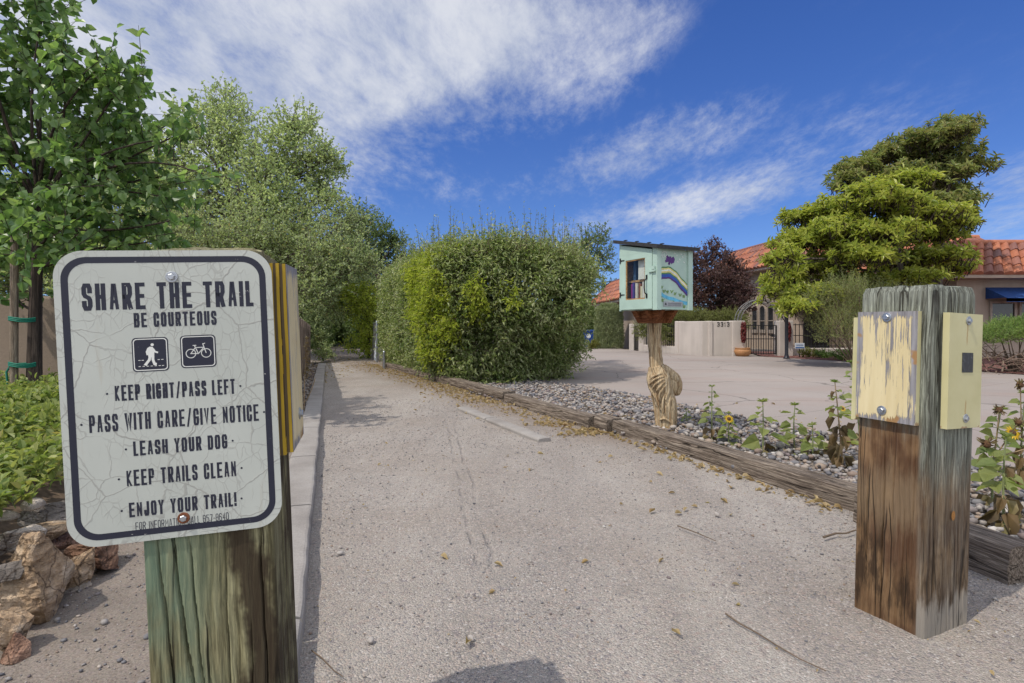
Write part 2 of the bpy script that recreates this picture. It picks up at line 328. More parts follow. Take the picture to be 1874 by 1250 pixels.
# ------------------------------------------------------------------ mesh helpers
C = sc.collection
def tag(o, label=None, cat=None, group=None, kind=None):
    if label: o['label'] = label
    if cat: o['category'] = cat
    if group: o['group'] = group
    if kind: o['kind'] = kind
    return o
def link(name, me, mats, parent=None):
    o = bpy.data.objects.new(name, me); C.objects.link(o)
    for m_ in (mats if isinstance(mats, (list, tuple)) else [mats]): me.materials.append(m_)
    if parent is not None: o.parent = parent
    return o
def thing(name, label, cat, loc=(0, 0, 0), rot=(0, 0, 0), group=None):
    o = bpy.data.objects.new(name, None); C.objects.link(o); o.empty_display_size = .1
    o.location = loc; o.rotation_euler = rot
    return tag(o, label, cat, group)
def npmesh(name, V, Fq, mats, parent=None, smooth=False, mi=None):
    V = np.asarray(V, np.float32); Fq = np.asarray(Fq, np.int32); n, k = Fq.shape
    me = bpy.data.meshes.new(name); me.vertices.add(len(V)); me.vertices.foreach_set('co', V.ravel())
    me.loops.add(n*k); me.loops.foreach_set('vertex_index', Fq.ravel())
    me.polygons.add(n); me.polygons.foreach_set('loop_start', np.arange(n, dtype=np.int32)*k)
    try: me.polygons.foreach_set('loop_total', np.full(n, k, np.int32))
    except Exception: pass
    if mi is not None: me.polygons.foreach_set('material_index', np.asarray(mi, np.int32))
    me.polygons.foreach_set('use_smooth', np.full(n, smooth))
    me.update(calc_edges=True); me.validate()
    return link(name, me, mats, parent)
class MB:
    def __init__(s): s.v = []; s.f = []; s.mi = []; s.sm = []
    def add(s, vs, fs, mi=0, M=None, smooth=False):
        b = len(s.v); s.v += [tuple(M @ Vector(x)) if M is not None else tuple(x) for x in vs]
        for f in fs: s.f.append(tuple(b+i for i in f)); s.mi.append(mi); s.sm.append(smooth)
        return s
    def box(s, x0, x1, y0, y1, z0, z1, mi=0, M=None, b=0.0):
        if b > 0:
            bm = bmesh.new(); r = bmesh.ops.create_cube(bm, size=1)
            for v in bm.verts: v.co = Vector((x0 if v.co.x < 0 else x1, y0 if v.co.y < 0 else y1, z0 if v.co.z < 0 else z1))
            bmesh.ops.bevel(bm, geom=bm.edges[:], offset=b, segments=2, affect='EDGES', profile=.5)
            bm.verts.index_update(); s.add([v.co for v in bm.verts], [[v.index for v in f.verts] for f in bm.faces], mi, M); bm.free(); return s
        vs = [(x, y, z) for x in (x0, x1) for y in (y0, y1) for z in (z0, z1)]
        return s.add(vs, [(0,1,3,2), (4,6,7,5), (0,4,5,1), (2,3,7,6), (0,2,6,4), (1,5,7,3)], mi, M)
    def tube(s, path, radii, seg=8, mi=0, M=None, cap=True, smooth=True):
        path = [Vector(p) for p in path]; n = len(path)
        if not hasattr(radii, '__len__'): radii = [radii]*n
        vs, fs = [], []; ref = None
        for i, p in enumerate(path):
            t = (path[min(i+1, n-1)]-path[max(i-1, 0)]).normalized()
            if ref is None: ref = t.orthogonal().normalized()
            ref = (ref-t*ref.dot(t)); ref = ref.normalized() if ref.length > 1e-6 else t.orthogonal().normalized()
            q = t.cross(ref)
            for k in range(seg):
                a = 2*math.pi*k/seg; vs.append(p+(ref*math.cos(a)+q*math.sin(a))*radii[i])
        for i in range(n-1):
            for k in range(seg):
                k2 = (k+1) % seg; fs.append((i*seg+k, i*seg+k2, (i+1)*seg+k2, (i+1)*seg+k))
        s.add(vs, fs, mi, M, smooth)
        if cap: s.add(vs[:seg], [tuple(reversed(range(seg)))], mi, M); s.add(vs[-seg:], [tuple(range(seg))], mi, M)
        return s
    def lathe(s, prof, seg=20, mi=0, M=None, smooth=True):
        vs = [(r*math.cos(2*math.pi*k/seg), r*math.sin(2*math.pi*k/seg), z) for r, z in prof for k in range(seg)]
        fs = [(i*seg+k, i*seg+(k+1) % seg, (i+1)*seg+(k+1) % seg, (i+1)*seg+k) for i in range(len(prof)-1) for k in range(seg)]
        return s.add(vs, fs, mi, M, smooth)
    def plate(s, poly, z0, z1, mi=0, M=None):       # 2-D outline (counter-clockwise) pulled from z0 up to z1
        n = len(poly); vs = [(x, y, z0) for x, y in poly]+[(x, y, z1) for x, y in poly]
        fs = [tuple(range(n, 2*n)), tuple(reversed(range(n)))]+[(i, (i+1) % n, n+(i+1) % n, n+i) for i in range(n)]
        return s.add(vs, fs, mi, M)
    def ring(s, outer, inner, z0, z1, mi=0, M=None):
        n = len(outer); vs = [(x, y, z) for z in (z0, z1) for x, y in outer+inner]; m2 = 2*n
        fs = []
        for i in range(n):
            j = (i+1) % n
            fs += [(m2+i, m2+j, m2+n+j, m2+n+i), (i, j, m2+j, m2+i), (n+j, n+i, m2+n+i, m2+n+j)]
        return s.add(vs, fs, mi, M)
    def build(s, name, mats, parent=None):
        me = bpy.data.meshes.new(name); me.from_pydata(s.v, [], s.f)
        me.polygons.foreach_set('material_index', s.mi); me.polygons.foreach_set('use_smooth', s.sm); me.update()
        return link(name, me, mats, parent)
def bez(a, b, c, n=8): return [(1-t)**2*a+2*t*(1-t)*b+t*t*c for t in [i/n for i in range(n+1)]]
def rrect(x0, y0, x1, y1, r, n=6):
    out = []
    for cx, cy, a0 in ((x1-r, y0+r, -90), (x1-r, y1-r, 0), (x0+r, y1-r, 90), (x0+r, y0+r, 180)):
        for i in range(n+1):
            a = R(a0+90*i/n); out.append((cx+r*math.cos(a), cy+r*math.sin(a)))
    return out
def nrm(a): return a/np.maximum(np.linalg.norm(a, axis=-1, keepdims=True), 1e-9)
def rdir(n): return nrm(rng.normal(size=(n, 3)))
_W = [(rng.normal(size=3), rng.uniform(0, 6.28)) for _ in range(24)]
def fbm(p, f=1.0, octv=4):
    p = np.asarray(p, float); out = np.zeros(p.shape[:-1]); amp = 1; k = 0
    for o in range(octv):
        for j in range(4):
            d, ph = _W[(k) % 24]; k += 1
            out += amp*np.sin((p@d)*f*1.7+ph)/4
        f *= 2.1; amp *= .5
    return out
def leaf_geo(pos, dr, nr, L, Wd, fold=.22, droop=.12, shape='ovate'):
    n = len(pos); dr = nrm(dr); side = nrm(np.cross(dr, nr)); nr = np.cross(side, dr)
    tp = {'ovate': [(0,0,0), (.42,.28,1), (.36,.64,.8), (0,1,-9), (-.36,.64,.8), (-.42,.28,1)],
          'heart': [(0,0,0), (.50,.18,1), (.40,.62,.8), (0,1,-9), (-.40,.62,.8), (-.50,.18,1)],
          'lance': [(0,0,0), (.40,.30,1), (.33,.60,.8), (0,1,-9), (-.33,.60,.8), (-.40,.30,1)]}[shape]
    L = np.broadcast_to(np.asarray(L, float), (n,))[:, None]; Wd = np.broadcast_to(np.asarray(Wd, float), (n,))[:, None]
    V = np.empty((n, 6, 3))
    for i, (s_, t_, k) in enumerate(tp):
        kz = -droop*L if k == -9 else k*fold*Wd
        V[:, i] = pos+side*s_*Wd+dr*t_*L+nr*kz
    b = np.arange(n)[:, None]*6
    Fq = np.concatenate([b+np.array([0, 1, 2, 3]), b+np.array([0, 3, 4, 5])])
    return V.reshape(-1, 3), Fq
def twig_geo(p0, p1, r0, r1, k=3):
    n = len(p0); t = nrm(p1-p0); a = nrm(np.cross(t, np.array([.31, .52, .79]))); b = np.cross(t, a)
    V = np.empty((n, 2*k, 3))
    for i in range(k):
        c = a*math.cos(2*math.pi*i/k)+b*math.sin(2*math.pi*i/k)
        V[:, i] = p0+c*r0; V[:, k+i] = p1+c*r1
    o = np.arange(n)[:, None]*2*k
    Fq = np.concatenate([o+np.array([i, (i+1) % k, k+(i+1) % k, k+i]) for i in range(k)])
    return V.reshape(-1, 3), Fq
class Plant:                                  # gathers leaf and twig arrays, then builds two meshes
    def __init__(s): s.LV = []; s.LF = []; s.ln = 0; s.TV = []; s.TF = []; s.tn = 0
    def leaves(s, *a, **k):
        V, f = leaf_geo(*a, **k); s.LV.append(V); s.LF.append(f+s.ln); s.ln += len(V)
    def twigs(s, *a, **k):
        V, f = twig_geo(*a, **k); s.TV.append(V); s.TF.append(f+s.tn); s.tn += len(V)
    def sprigs(s, p0, d, L, m, leaf, width, shape='ovate', up=.5, spread=.9, droop=.12, tw=.004, jit=.25, grav=.0, t0=.1):
        """shoots starting at p0 along d, each with m leaves set along it"""
        n = len(p0); d = nrm(d); L = np.broadcast_to(np.asarray(L, float), (n,))
        p1 = p0+d*L[:, None]
        if tw: s.twigs(p0, p1, tw, tw*.4)
        t = np.tile(np.linspace(t0, 1, m), n)+rng.normal(0, .05, n*m)
        q = np.repeat(p0, m, 0)+np.repeat(d*L[:, None], m, 0)*t[:, None]
        ld = nrm(np.repeat(d, m, 0)*.55+rdir(n*m)*spread+np.array([0, 0, -grav]))
        ln = nrm(rdir(n*m)*(1-up)+np.array([-.12, -.1, up]))
        sc_ = rng.uniform(1-jit, 1+jit, n*m)
        s.leaves(q, ld, ln, leaf*sc_, width*sc_, shape=shape, droop=droop)
    def build(s, parent, leafm, twm, fname='foliage', tname='branches'):
        o = npmesh(fname, np.concatenate(s.LV), np.concatenate(s.LF), leafm, parent) if s.LV else None
        if s.TV: npmesh(tname, np.concatenate(s.TV), np.concatenate(s.TF), twm, parent)
        return o
def blob_sprigs(pl, blobs, dens, L, m, leaf, width, inner=.35, upd=.35, **k):
    """blobs: (centre, (rx,ry,rz)); dens shoots per square metre of blob outline"""
    for c, r in blobs:
        c = np.array(c); r = np.array(r); n = max(3, int(dens*math.pi*(r[0]*r[2]+r[1]*r[2]+r[0]*r[1])/1.5))
        u = rdir(n); rad = np.where(rng.random(n) < inner, rng.uniform(.1, .8, n), rng.uniform(.65, 1.0, n))
        rad = rad*(1+.22*fbm(u*2.2+c, 1.0, 3))
        p = c+u*r*rad[:, None]
        d = u*.8+rdir(n)*.7+np.array([0, 0, upd])
        LL = L*rng.uniform(.6, 1.4, n)
        pl.sprigs(p-nrm(d)*LL[:, None]*.6, d, LL, m, leaf, width, **k)
def limb(mb, a, b, r0, r1, sag=.1, n=7, seg=6):
    a, b = Vector(a), Vector(b); mid = (a+b)/2+Vector(rng.normal(0, sag, 3))*(b-a).length*.6; mid.z += (b-a).length*.05
    pts = bez(a, mid, b, n); mb.tube(pts, [r0+(r1-r0)*(i/n)**.8 for i in range(n+1)], seg)
    return pts
def tree(name, label, group, base, blobs, trunk_top, r0, leafm, bark, dens, L, m, leaf, width, cat='tree', limb_r=.35, forks=0, parts=True, **k):
    root = thing(name, label, cat, base, group=group); B = Vector(base)
    mb = MB(); top = Vector(trunk_top)-B
    pts = limb(mb, Vector((0, 0, -.1)), top, r0, r0*.55, .04, 10, 9)
    bl = [(Vector(c)-B, r) for c, r in blobs]
    for c, r in bl:
        k_ = min(range(3, len(pts)), key=lambda i: (pts[i]-c).length+max(0, pts[i].z-c.z)*2.5)
        pp = limb(mb, pts[k_], c, max(.006, r0*limb_r), max(.004, r0*.08), .14)
        for j in range(forks):
            e = c+Vector(rdir(1)[0])*min(r)*.9
            limb(mb, pp[4+(j % 3)], e, max(.004, r0*.13), .003, .15, 5, 5)
    mb.build('trunk', bark, root)
    pl = Plant(); blob_sprigs(pl, bl, dens, L, m, leaf, width, **k)
    pl.build(root, leafm, bark, 'crown', 'twig')
    return root
def px_blobs(lst, d, sq=1.0, dj=.0, depth=1.0):   # (u, v, r[, rv][, d]) in photo pixels at depth d -> metres
    out = []
    for b in lst:
        u, v, r = b[:3]; rv = b[3] if len(b) > 3 else r*sq; dd = (b[4] if len(b) > 4 else d)+rng.uniform(-dj, dj)
        out.append((P(u, v, dd), (r*dd/F, r*dd/F*depth, rv*dd/F)))
    return out
# stroke lettering -------------------------------------------------------------
GL = {'A': [[(0,0),(.36,1),(.64,1),(1,0)],[(.14,.28),(.86,.28)]], 'B': [[(0,0),(0,1),(.8,1),(1,.88),(1,.64),(.85,.52),(0,.52)],[(.85,.52),(1,.4),(1,.12),(.8,0),(0,0)]],
 'C': [[(1,.66),(1,.88),(.8,1),(.2,1),(0,.88),(0,.12),(.2,0),(.8,0),(1,.12),(1,.34)]], 'D': [[(0,0),(0,1),(.75,1),(1,.86),(1,.14),(.75,0),(0,0)]],
 'E': [[(1,1),(0,1),(0,0),(1,0)],[(0,.5),(.85,.5)]], 'F': [[(1,1),(0,1),(0,0)],[(0,.5),(.85,.5)]],
 'G': [[(1,.7),(1,.88),(.8,1),(.2,1),(0,.88),(0,.12),(.2,0),(.8,0),(1,.12),(1,.46),(.55,.46)]], 'H': [[(0,0),(0,1)],[(1,0),(1,1)],[(0,.5),(1,.5)]],
 'I': [[(.5,0),(.5,1)]], 'J': [[(1,1),(1,.12),(.8,0),(.2,0),(0,.12),(0,.32)]], 'K': [[(0,0),(0,1)],[(1,1),(.1,.5),(1,0)]], 'L': [[(0,1),(0,0),(1,0)]],
 'M': [[(0,0),(0,1),(.5,.35),(1,1),(1,0)]], 'N': [[(0,0),(0,1)],[(1,0),(1,1)],[(0,.97),(1,.03)]], 'O': [[(.5,1),(.2,1),(0,.88),(0,.12),(.2,0),(.8,0),(1,.12),(1,.88),(.8,1),(.5,1)]],
 'P': [[(0,0),(0,1),(.8,1),(1,.88),(1,.58),(.8,.45),(0,.45)]], 'R': [[(0,0),(0,1),(.8,1),(1,.88),(1,.6),(.8,.48),(0,.48)],[(.55,.48),(1,0)]],
 'S': [[(1,.74),(1,.88),(.8,1),(.2,1),(0,.88),(0,.64),(.2,.54),(.8,.46),(1,.36),(1,.12),(.8,0),(.2,0),(0,.12),(0,.26)]], 'T': [[(0,1),(1,1)],[(.5,1),(.5,0)]],
 'U': [[(0,1),(0,.12),(.2,0),(.8,0),(1,.12),(1,1)]], 'V': [[(0,1),(.5,0),(1,1)]], 'W': [[(0,1),(.22,0),(.5,.8),(.78,0),(1,1)]], 'Y': [[(0,1),(.5,.45),(1,1)],[(.5,.45),(.5,0)]],
 '/': [[(0,-.08),(1,1.08)]], '!': [[(.5,.34),(.5,1)],[(.5,0),(.5,.1)]], '-': [[(.1,.45),(.9,.45)]], '0': [[(.5,1),(.2,1),(0,.88),(0,.12),(.2,0),(.8,0),(1,.12),(1,.88),(.8,1),(.5,1)]],
 '1': [[(.1,.75),(.5,1),(.5,0)]], '3': [[(0,.86),(.2,1),(.8,1),(1,.88),(1,.62),(.8,.52),(.35,.52)],[(.8,.52),(1,.38),(1,.12),(.8,0),(.2,0),(0,.14)]],
 '4': [[(.75,0),(.75,1),(0,.3),(1,.3)]], '5': [[(1,1),(.05,1),(0,.58),(.8,.6),(1,.46),(1,.12),(.8,0),(.2,0),(0,.12)]],
 '6': [[(1,.86),(.8,1),(.2,1),(0,.88),(0,.12),(.2,0),(.8,0),(1,.12),(1,.42),(.8,.55),(0,.55)]], '7': [[(0,1),(1,1),(.4,0)]],
 '8': [[(.5,1),(.2,1),(0,.88),(0,.12),(.2,0),(.8,0),(1,.12),(1,.88),(.8,1),(.5,1)],[(0,.52),(1,.52)]]}
GW = {'I': .32, '!': .32, '/': .95, '.': .3, '-': .6, 'M': 1.2, 'W': 1.3, ' ': .55, 'J': .9, 'L': .85, '1': .6}
def ribbon(mb, pts, t, z0, z1, mi=0, M=None, cap=0):
    n = len(pts); pts = [Vector(p).to_2d() for p in pts]; closed = (pts[0]-pts[-1]).length < 1e-7
    if closed: pts = pts[:-1]; n -= 1
    Lf, Rt = [], []
    for i in range(n):
        a = pts[i-1] if (i > 0 or closed) else None; b = pts[(i+1) % n] if (i < n-1 or closed) else None
        d1 = (pts[i]-a).normalized() if a is not None else (b-pts[i]).normalized()
        d2 = (b-pts[i]).normalized() if b is not None else d1
        m1 = Vector((-d1.y, d1.x)); m2 = Vector((-d2.y, d2.x)); mm = (m1+m2)
        mm = mm.normalized() if mm.length > 1e-6 else m1
        kk = t/2/max(.45, mm.dot(m1)); p = pts[i].copy()
        if not closed and i == 0: p -= d2*t*.5*cap
        if not closed and i == n-1: p += d1*t*.5*cap
        Lf.append(p+mm*kk); Rt.append(p-mm*kk)
    vs = [(q.x, q.y, z) for z in (z0, z1) for q in Lf+Rt]; m2 = 2*n; fs = []
    for i in range(n if closed else n-1):
        j = (i+1) % n
        fs += [(m2+n+i, m2+n+j, m2+j, m2+i), (n+j, n+i, m2+n+i, m2+n+j)[::-1], (i, j, m2+j, m2+i)[::-1]]
    mb.add(vs, fs, mi, M)
def text(mb, s, x0, x1, y0, h, t, z, M=None, mi=0, gap=.30):
    wd_ = [GW.get(c, 1.0) for c in s]; tot = sum(wd_)+gap*(len(s)-1); k = (x1-x0)/tot; x = x0; q = 0
    for c, ww in zip(s, wd_):
        if c in GL:
            for st in GL[c]:
                q += 1; lw = ww*k
                pts = [(x+t/2+a*(max(0, lw-t)), y0+t*.45+b*(h-t*.9)) for a, b in st]
                if c in 'I!1' : pts = [(x+lw*.5+(a-.5)*max(0, lw-t), b2) for (a, b), (_, b2) in zip(st, pts)]
                ribbon(mb, pts, t*(.72 if c in 'NMVAK/' else 1), z-.0002, z+.00001*(q % 7), mi, M, cap=.9)
        x += (ww+gap)*k
# ------------------------------------------------------------------ the ground
def sheet(name, poly, z, m, kind='structure', parent=None):
    me = bpy.data.meshes.new(name); me.from_pydata([(p[0], p[1], z) for p in poly], [], [tuple(range(len(poly)))]); me.update()
    return tag(link(name, me, m, parent), kind=kind)
sheet('ground', [(-900, -200), (900, -200), (900, 1500), (-900, 1500)], -.012, sand)
KX = lambda d: -.66-.335*(d-1.75)              # trail-side face of the left kerb
rt_d = [-1.5, 1.74, 1.80, 2.54, 4.47, 6.2, 8.0, 11.4, 13, 20, 40]; rt_x = [4.5, 4.5, 1.74, 1.68, .90, -.02, -.78, -2.55, -3.15, -5.5, -12.2]
rows = list(np.arange(-1.5, 1.7, .1))+[1.74, 1.80]+list(np.arange(1.88, 9, .09))+list(np.arange(9, 40, .5)); NC = 56
V = []; 
for d in rows:
    xl = KX(d)-.04 if d > .2 else KX(.2)-3; xr = np.interp(d, rt_d, rt_x)
    for i in range(NC+1): V.append((xl+(xr-xl)*i/NC, d, 0))
V = np.array(V); V[:, 2] = .012+.010*fbm(V*[1.4, .8, 0], 1.0, 3)+.0045*fbm(V, 5.5, 3)
b = np.arange(len(rows)-1)[:, None]*(NC+1)+np.arange(NC)[None]; b = b.ravel()[:, None]
tag(npmesh('trail', V, b+np.array([0, 1, NC+2, NC+1]), trailm, smooth=True), kind='structure')
bedbase = [G(1120, 795), G(1570, 940), (1.80, 1.9, 0), (4.6, 1.9, 0), G(1874, 868)+Vector((1.2, .6, 0)), G(1874, 862), G(1570, 812), G(1400, 775), G(1300, 757), G(1200, 733), G(1080, 712), G(985, 700), (.0, 9.0, 0), (-.6, 8.2, 0), G(860, 722), G(1000, 760)]
bed_poly = [(p[0], p[1]) for p in bedbase]
sheet('rock_bed_soil', bed_poly[::1], .006, sand)
drive = [(-.2, 9.2), (.2, 8.6), (.77, 7.72), (1.6, 6.52), (2.0, 5.53), (2.3, 4.97), (2.6, 4.1), (3.1, 3.33), (6, 2.2), (12, 3), (14, 8.5), (9.2, 9.8), (8.2, 13.9), (7.7, 15.0), (7.2, 15.9), (5.62, 16.2), (4.4, 19.8), (4.2, 22.5), (2.6, 25), (1.5, 24)]
sheet('driveway', drive, .016, drivem)
redg = mat('red_lava_gravel', lambda t: pr(t, t.mix(.8, t.ramp(t.vor(t.obj(), 22, out='Color'), [(.2, (.11, .05, .042)), (.8, (.26, .13, .11))]), t.ramp(t.noise(t.obj(), 60), [(.3, .5), (.7, 1.3)]), 'MULTIPLY'), .9, t.bump(t.vor(t.obj(), 22), .8, .03), spec=.15))
sheet('red_gravel_bed', [(7.3, 16.0), (7.8, 14.6), (8.4, 13.6), (9.3, 9.7), (14, 8.4), (22, 9), (22, 19), (8.2, 19)], .022, redg)
# stones ------------------------------------------------------------------------
def ico(sub):
    bm = bmesh.new(); bmesh.ops.create_icosphere(bm, subdivisions=sub, radius=1); bm.verts.index_update()
    V = np.array([v.co for v in bm.verts]); f = np.array([[v.index for v in q.verts] for q in bm.faces]); bm.free(); return V, f
def stones(pos, size, flat=.55, sub=2, sink=.3):
    V0, F0 = ico(sub); n = len(pos)
    a = rng.uniform(0, 6.283, n); sx = size*rng.uniform(.75, 1.35, n); sy = size*rng.uniform(.6, 1.0, n); sz = size*rng.uniform(.75, 1.25, n)*flat
    off = rdir(n)*3
    W_ = V0[None]*(1+.16*np.sin(V0[None]@(np.array([[2.1, .4, .3], [.2, 1.7, .5], [.6, .3, 2.2]]))+off[:, None]).sum(-1, keepdims=True)*.6)
    W_ = W_*np.stack([sx, sy, sz], 1)[:, None]
    tl = rng.normal(0, .28, n); ct, st = np.cos(tl)[:, None], np.sin(tl)[:, None]
    x, y, z = W_[..., 0], W_[..., 1], W_[..., 2]; y, z = y*ct-z*st, y*st+z*ct
    ca, sa = np.cos(a)[:, None], np.sin(a)[:, None]; X = x*ca-y*sa; Y = x*sa+y*ca
    V = np.stack([X, Y, z], -1)+pos[:, None]; V[..., 2] += (size*flat*(1-sink))[:, None] if hasattr(size, '__len__') else size*flat*(1-sink)
    return V.reshape(-1, 3), (F0[None]+np.arange(n)[:, None, None]*len(V0)).reshape(-1, 3)
def inpoly(p, poly):
    x, y = p[:, 0], p[:, 1]; r = np.zeros(len(p), bool); n = len(poly)
    for i in range(n):
        x1, y1 = poly[i][0], poly[i][1]; x2, y2 = poly[i-1][0], poly[i-1][1]
        c = ((y1 > y) != (y2 > y)) & (x < (x2-x1)*(y-y1)/(y2-y1+1e-12)+x1); r ^= c
    return r
pts = rng.uniform([-1, 1.9], [4.6, 9.2], (34000, 2)); pts = pts[inpoly(pts, bed_poly)]
keep = (pts[:, 0]/pts[:, 1] < 1.1); pts = pts[keep]
sz = rng.choice([.011, .0145, .019, .024, .033], len(pts), p=[.2, .32, .28, .15, .05])*rng.uniform(.85, 1.15, len(pts))
Vs, Fs = stones(np.c_[pts, np.full(len(pts), .006)+rng.uniform(0, .03, len(pts))], sz, .62, 1 if len(pts) > 9000 else 2)
tag(npmesh('river_rock', Vs, Fs, rockm, smooth=True), 'grey and tan river pebbles filling the strip between sleepers and driveway', 'pebbles', kind='stuff')
# loose grit and chips on the trail and the sandy gully
gp = rng.uniform([-1.6, 1.1], [2.8, 6.5], (150000, 2)); gp = gp[rng.random(len(gp)) < np.clip(.34+.42*fbm(np.c_[gp, gp[:, 0]*0], 1.5, 4), .03, 1)]; gp = gp[(gp[:, 0] > KX(gp[:, 1])+.02) & (gp[:, 0] < np.interp(gp[:, 1], rt_d, rt_x))]
gp = gp[rng.random(len(gp)) < np.clip(1.6/gp[:, 1], 0, 1)**1.2]
gs = (rng.lognormal(-6.05, .38, len(gp))*(.75+.25*gp[:, 1]/2)).clip(.0012, .008)
g2 = rng.uniform([-3.0, 1.1], [-.5, 5], (20000, 2)); g2 = g2[(g2[:, 0] < KX(g2[:, 1])-.2) & (g2[:, 0] > KX(g2[:, 1])-1.1)]
s2 = rng.lognormal(-6.1, .6, len(g2)).clip(.0015, .02)
g3 = rng.uniform([-4.9, 4.3], [-1.5, 13.5], (9000, 2)); g3 = g3[(g3[:, 0] < KX(g3[:, 1])-.17) & (g3[:, 0] > KX(g3[:, 1])-.8)]
s3 = rng.uniform(.012, .03, len(g3))
pz = np.r_[np.array([.012+.010*a for a in fbm(np.c_[gp*[1.4, .8], gp[:, 0]*0], 1.0, 3)])+.0045*fbm(np.c_[gp, gp[:, 0]*0], 5.5, 3), np.full(len(g2), -.012), np.full(len(g3), -.01)]
Vs, Fs = stones(np.c_[np.r_[gp, g2, g3], pz], np.r_[gs, s2, s3], .6, 1)
tag(npmesh('loose_gravel', Vs, Fs, rockm, smooth=True), 'loose grit and small stones scattered over the trail and its sandy verge', 'gravel', kind='stuff')
# dry fallen leaves
drym = leafmat('dry_leaf', [(.22, .135, .065), (.36, .255, .13), (.46, .36, .21), (.26, .175, .09), (.40, .33, .15)], .7, .2)
def litter(line, n, spread, bias):
    out = []
    for (a, b_), k in line:
        a, b_ = np.array(a)[:2], np.array(b_)[:2]; t = rng.random(int(n*k))[:, None]
        d_ = b_-a; nn = np.array([d_[1], -d_[0]])/np.linalg.norm(d_); nn = nn*np.sign(nn[1] if abs(nn[1]) > 1e-6 else 1)*-1
        if nn[0] > 0: nn = -nn
        out.append(a+d_*t+nn*np.abs(rng.normal(0, spread, len(t)))[:, None]*1+nn*bias)
    return np.concatenate(out)
TB = [G(690, 668), G(821, 708), G(920, 738), G(1080, 786), G(1118, 795), G(1570, 945)]
lp = np.concatenate([litter([((TB[4], TB[5]), 1)], 170, .05, .015), litter([((TB[0], TB[1]), 1), ((TB[1], TB[2]), .7)], 900, .22, .02), litter([((TB[2], TB[3]), .6), ((TB[3], TB[4]), .6)], 300, .18, .02),
     rng.normal(G(1030, 778)[:2], [.16, .07], (110, 2)), rng.uniform([-1.2, 1.3], [1.5, 7], (60, 2)), rng.uniform([.4, 2.5], [3, 6.5], (90, 2)), np.c_[rng.uniform(-5, -2.9, 700), rng.uniform(8.5, 16, 700)]])
n = len(lp); pos = np.c_[lp, .018+.010*fbm(np.c_[lp*[1.4, .8], lp[:, 0]*0], 1.0, 3)+np.abs(rng.normal(0, .004, n))]
pos[inpoly(lp, bed_poly), 2] += .04
near = np.clip(1, .7, 1.3)
fr = rng.uniform([-1.4, 1.15], [2.4, 7.5], (1500, 2)); fr = fr[(fr[:, 0] > KX(fr[:, 1])+.03) & (fr[:, 0] < np.interp(fr[:, 1], rt_d, rt_x)-.05)]; fr = fr[fbm(np.c_[fr, fr[:, 0]*0], 1.8, 3)+rng.normal(0, .4, len(fr)) > .1]
pos = np.r_[pos, np.c_[fr, .0165+.010*fbm(np.c_[fr*[1.4, .8], fr[:, 0]*0], 1.0, 3)]]; n0 = n; n = len(pos)
pl = Plant(); L = np.where(np.arange(n) < n0, rng.uniform(.018, .05, n), rng.uniform(.004, .012, n)); pl.leaves(pos, rdir(n)*[1, 1, .25], rdir(n)*.55+[0, 0, 1], L, L*rng.uniform(.4, .7, n), fold=.35, droop=.2)
o = pl.build(None, drym, twigm, 'leaf_litter'); tag(o, 'dry tan leaves drifted along the foot of the sleepers and hedge', 'fallen leaves', kind='stuff')
# ------------------------------------------------------------------ kerbs, sleepers
def kerb(name, segs, w_, h, side):
    mb = MB()
    for a, b_ in segs:
        a, b_ = Vector((a[0], a[1], 0)), Vector((b_[0], b_[1], 0)); d_ = (b_-a); L = d_.length; M = Matrix.Translation(a) @ Matrix.Rotation(math.atan2(d_.y, d_.x), 4, 'Z')
        nx = max(2, int(L/.05)); ny = 6; vs = []; fs = []
        prof = [(0, -.05), (0, h-.012), (.006, h-.003), (.015, h), (w_/2, h+.001), (w_-.015, h), (w_-.006, h-.003), (w_, h-.012), (w_, -.05)]
        for i in range(nx+1):
            x = min(max(L*i/nx, .004), L-.004)
            for (y, z) in prof:
                p = np.array([x, y, z]); q = M @ Vector((x, y, z)); k = fbm(np.array(q)*[1, 1, .6], 9, 3)*.005
                vs.append((x, side*(y+k*(1 if y > w_/2 else -1)), z+k*.5))
        m_ = len(prof)
        fs = [(i*m_+j, i*m_+j+1, (i+1)*m_+j+1, (i+1)*m_+j) for i in range(nx) for j in range(m_-1)]+[tuple(range(m_)), tuple(nx*m_+j for j in range(m_))[::-1]]
        mb.add(vs, fs, 0, M, False)
    return tag(mb.build(name, concm), kind='structure')
ks = []; d = .55
for L in (.95, .95, .93, .97, .93, 1.2, 1.2, 1.3, 1.4, 1.6): ks.append(((KX(d), d), (KX(d+L-.006), d+L-.006))); d += L
kerb('kerb', ks, .155, .085, 1)
a, b_ = G(836, 752), G(985, 813); mid = a.lerp(b_, .42)
kerb('kerb', [((a.x, a.y), (mid.x, mid.y)), ((mid.x+.004, mid.y-.008), (b_.x, b_.y))], .115, .040, 1)
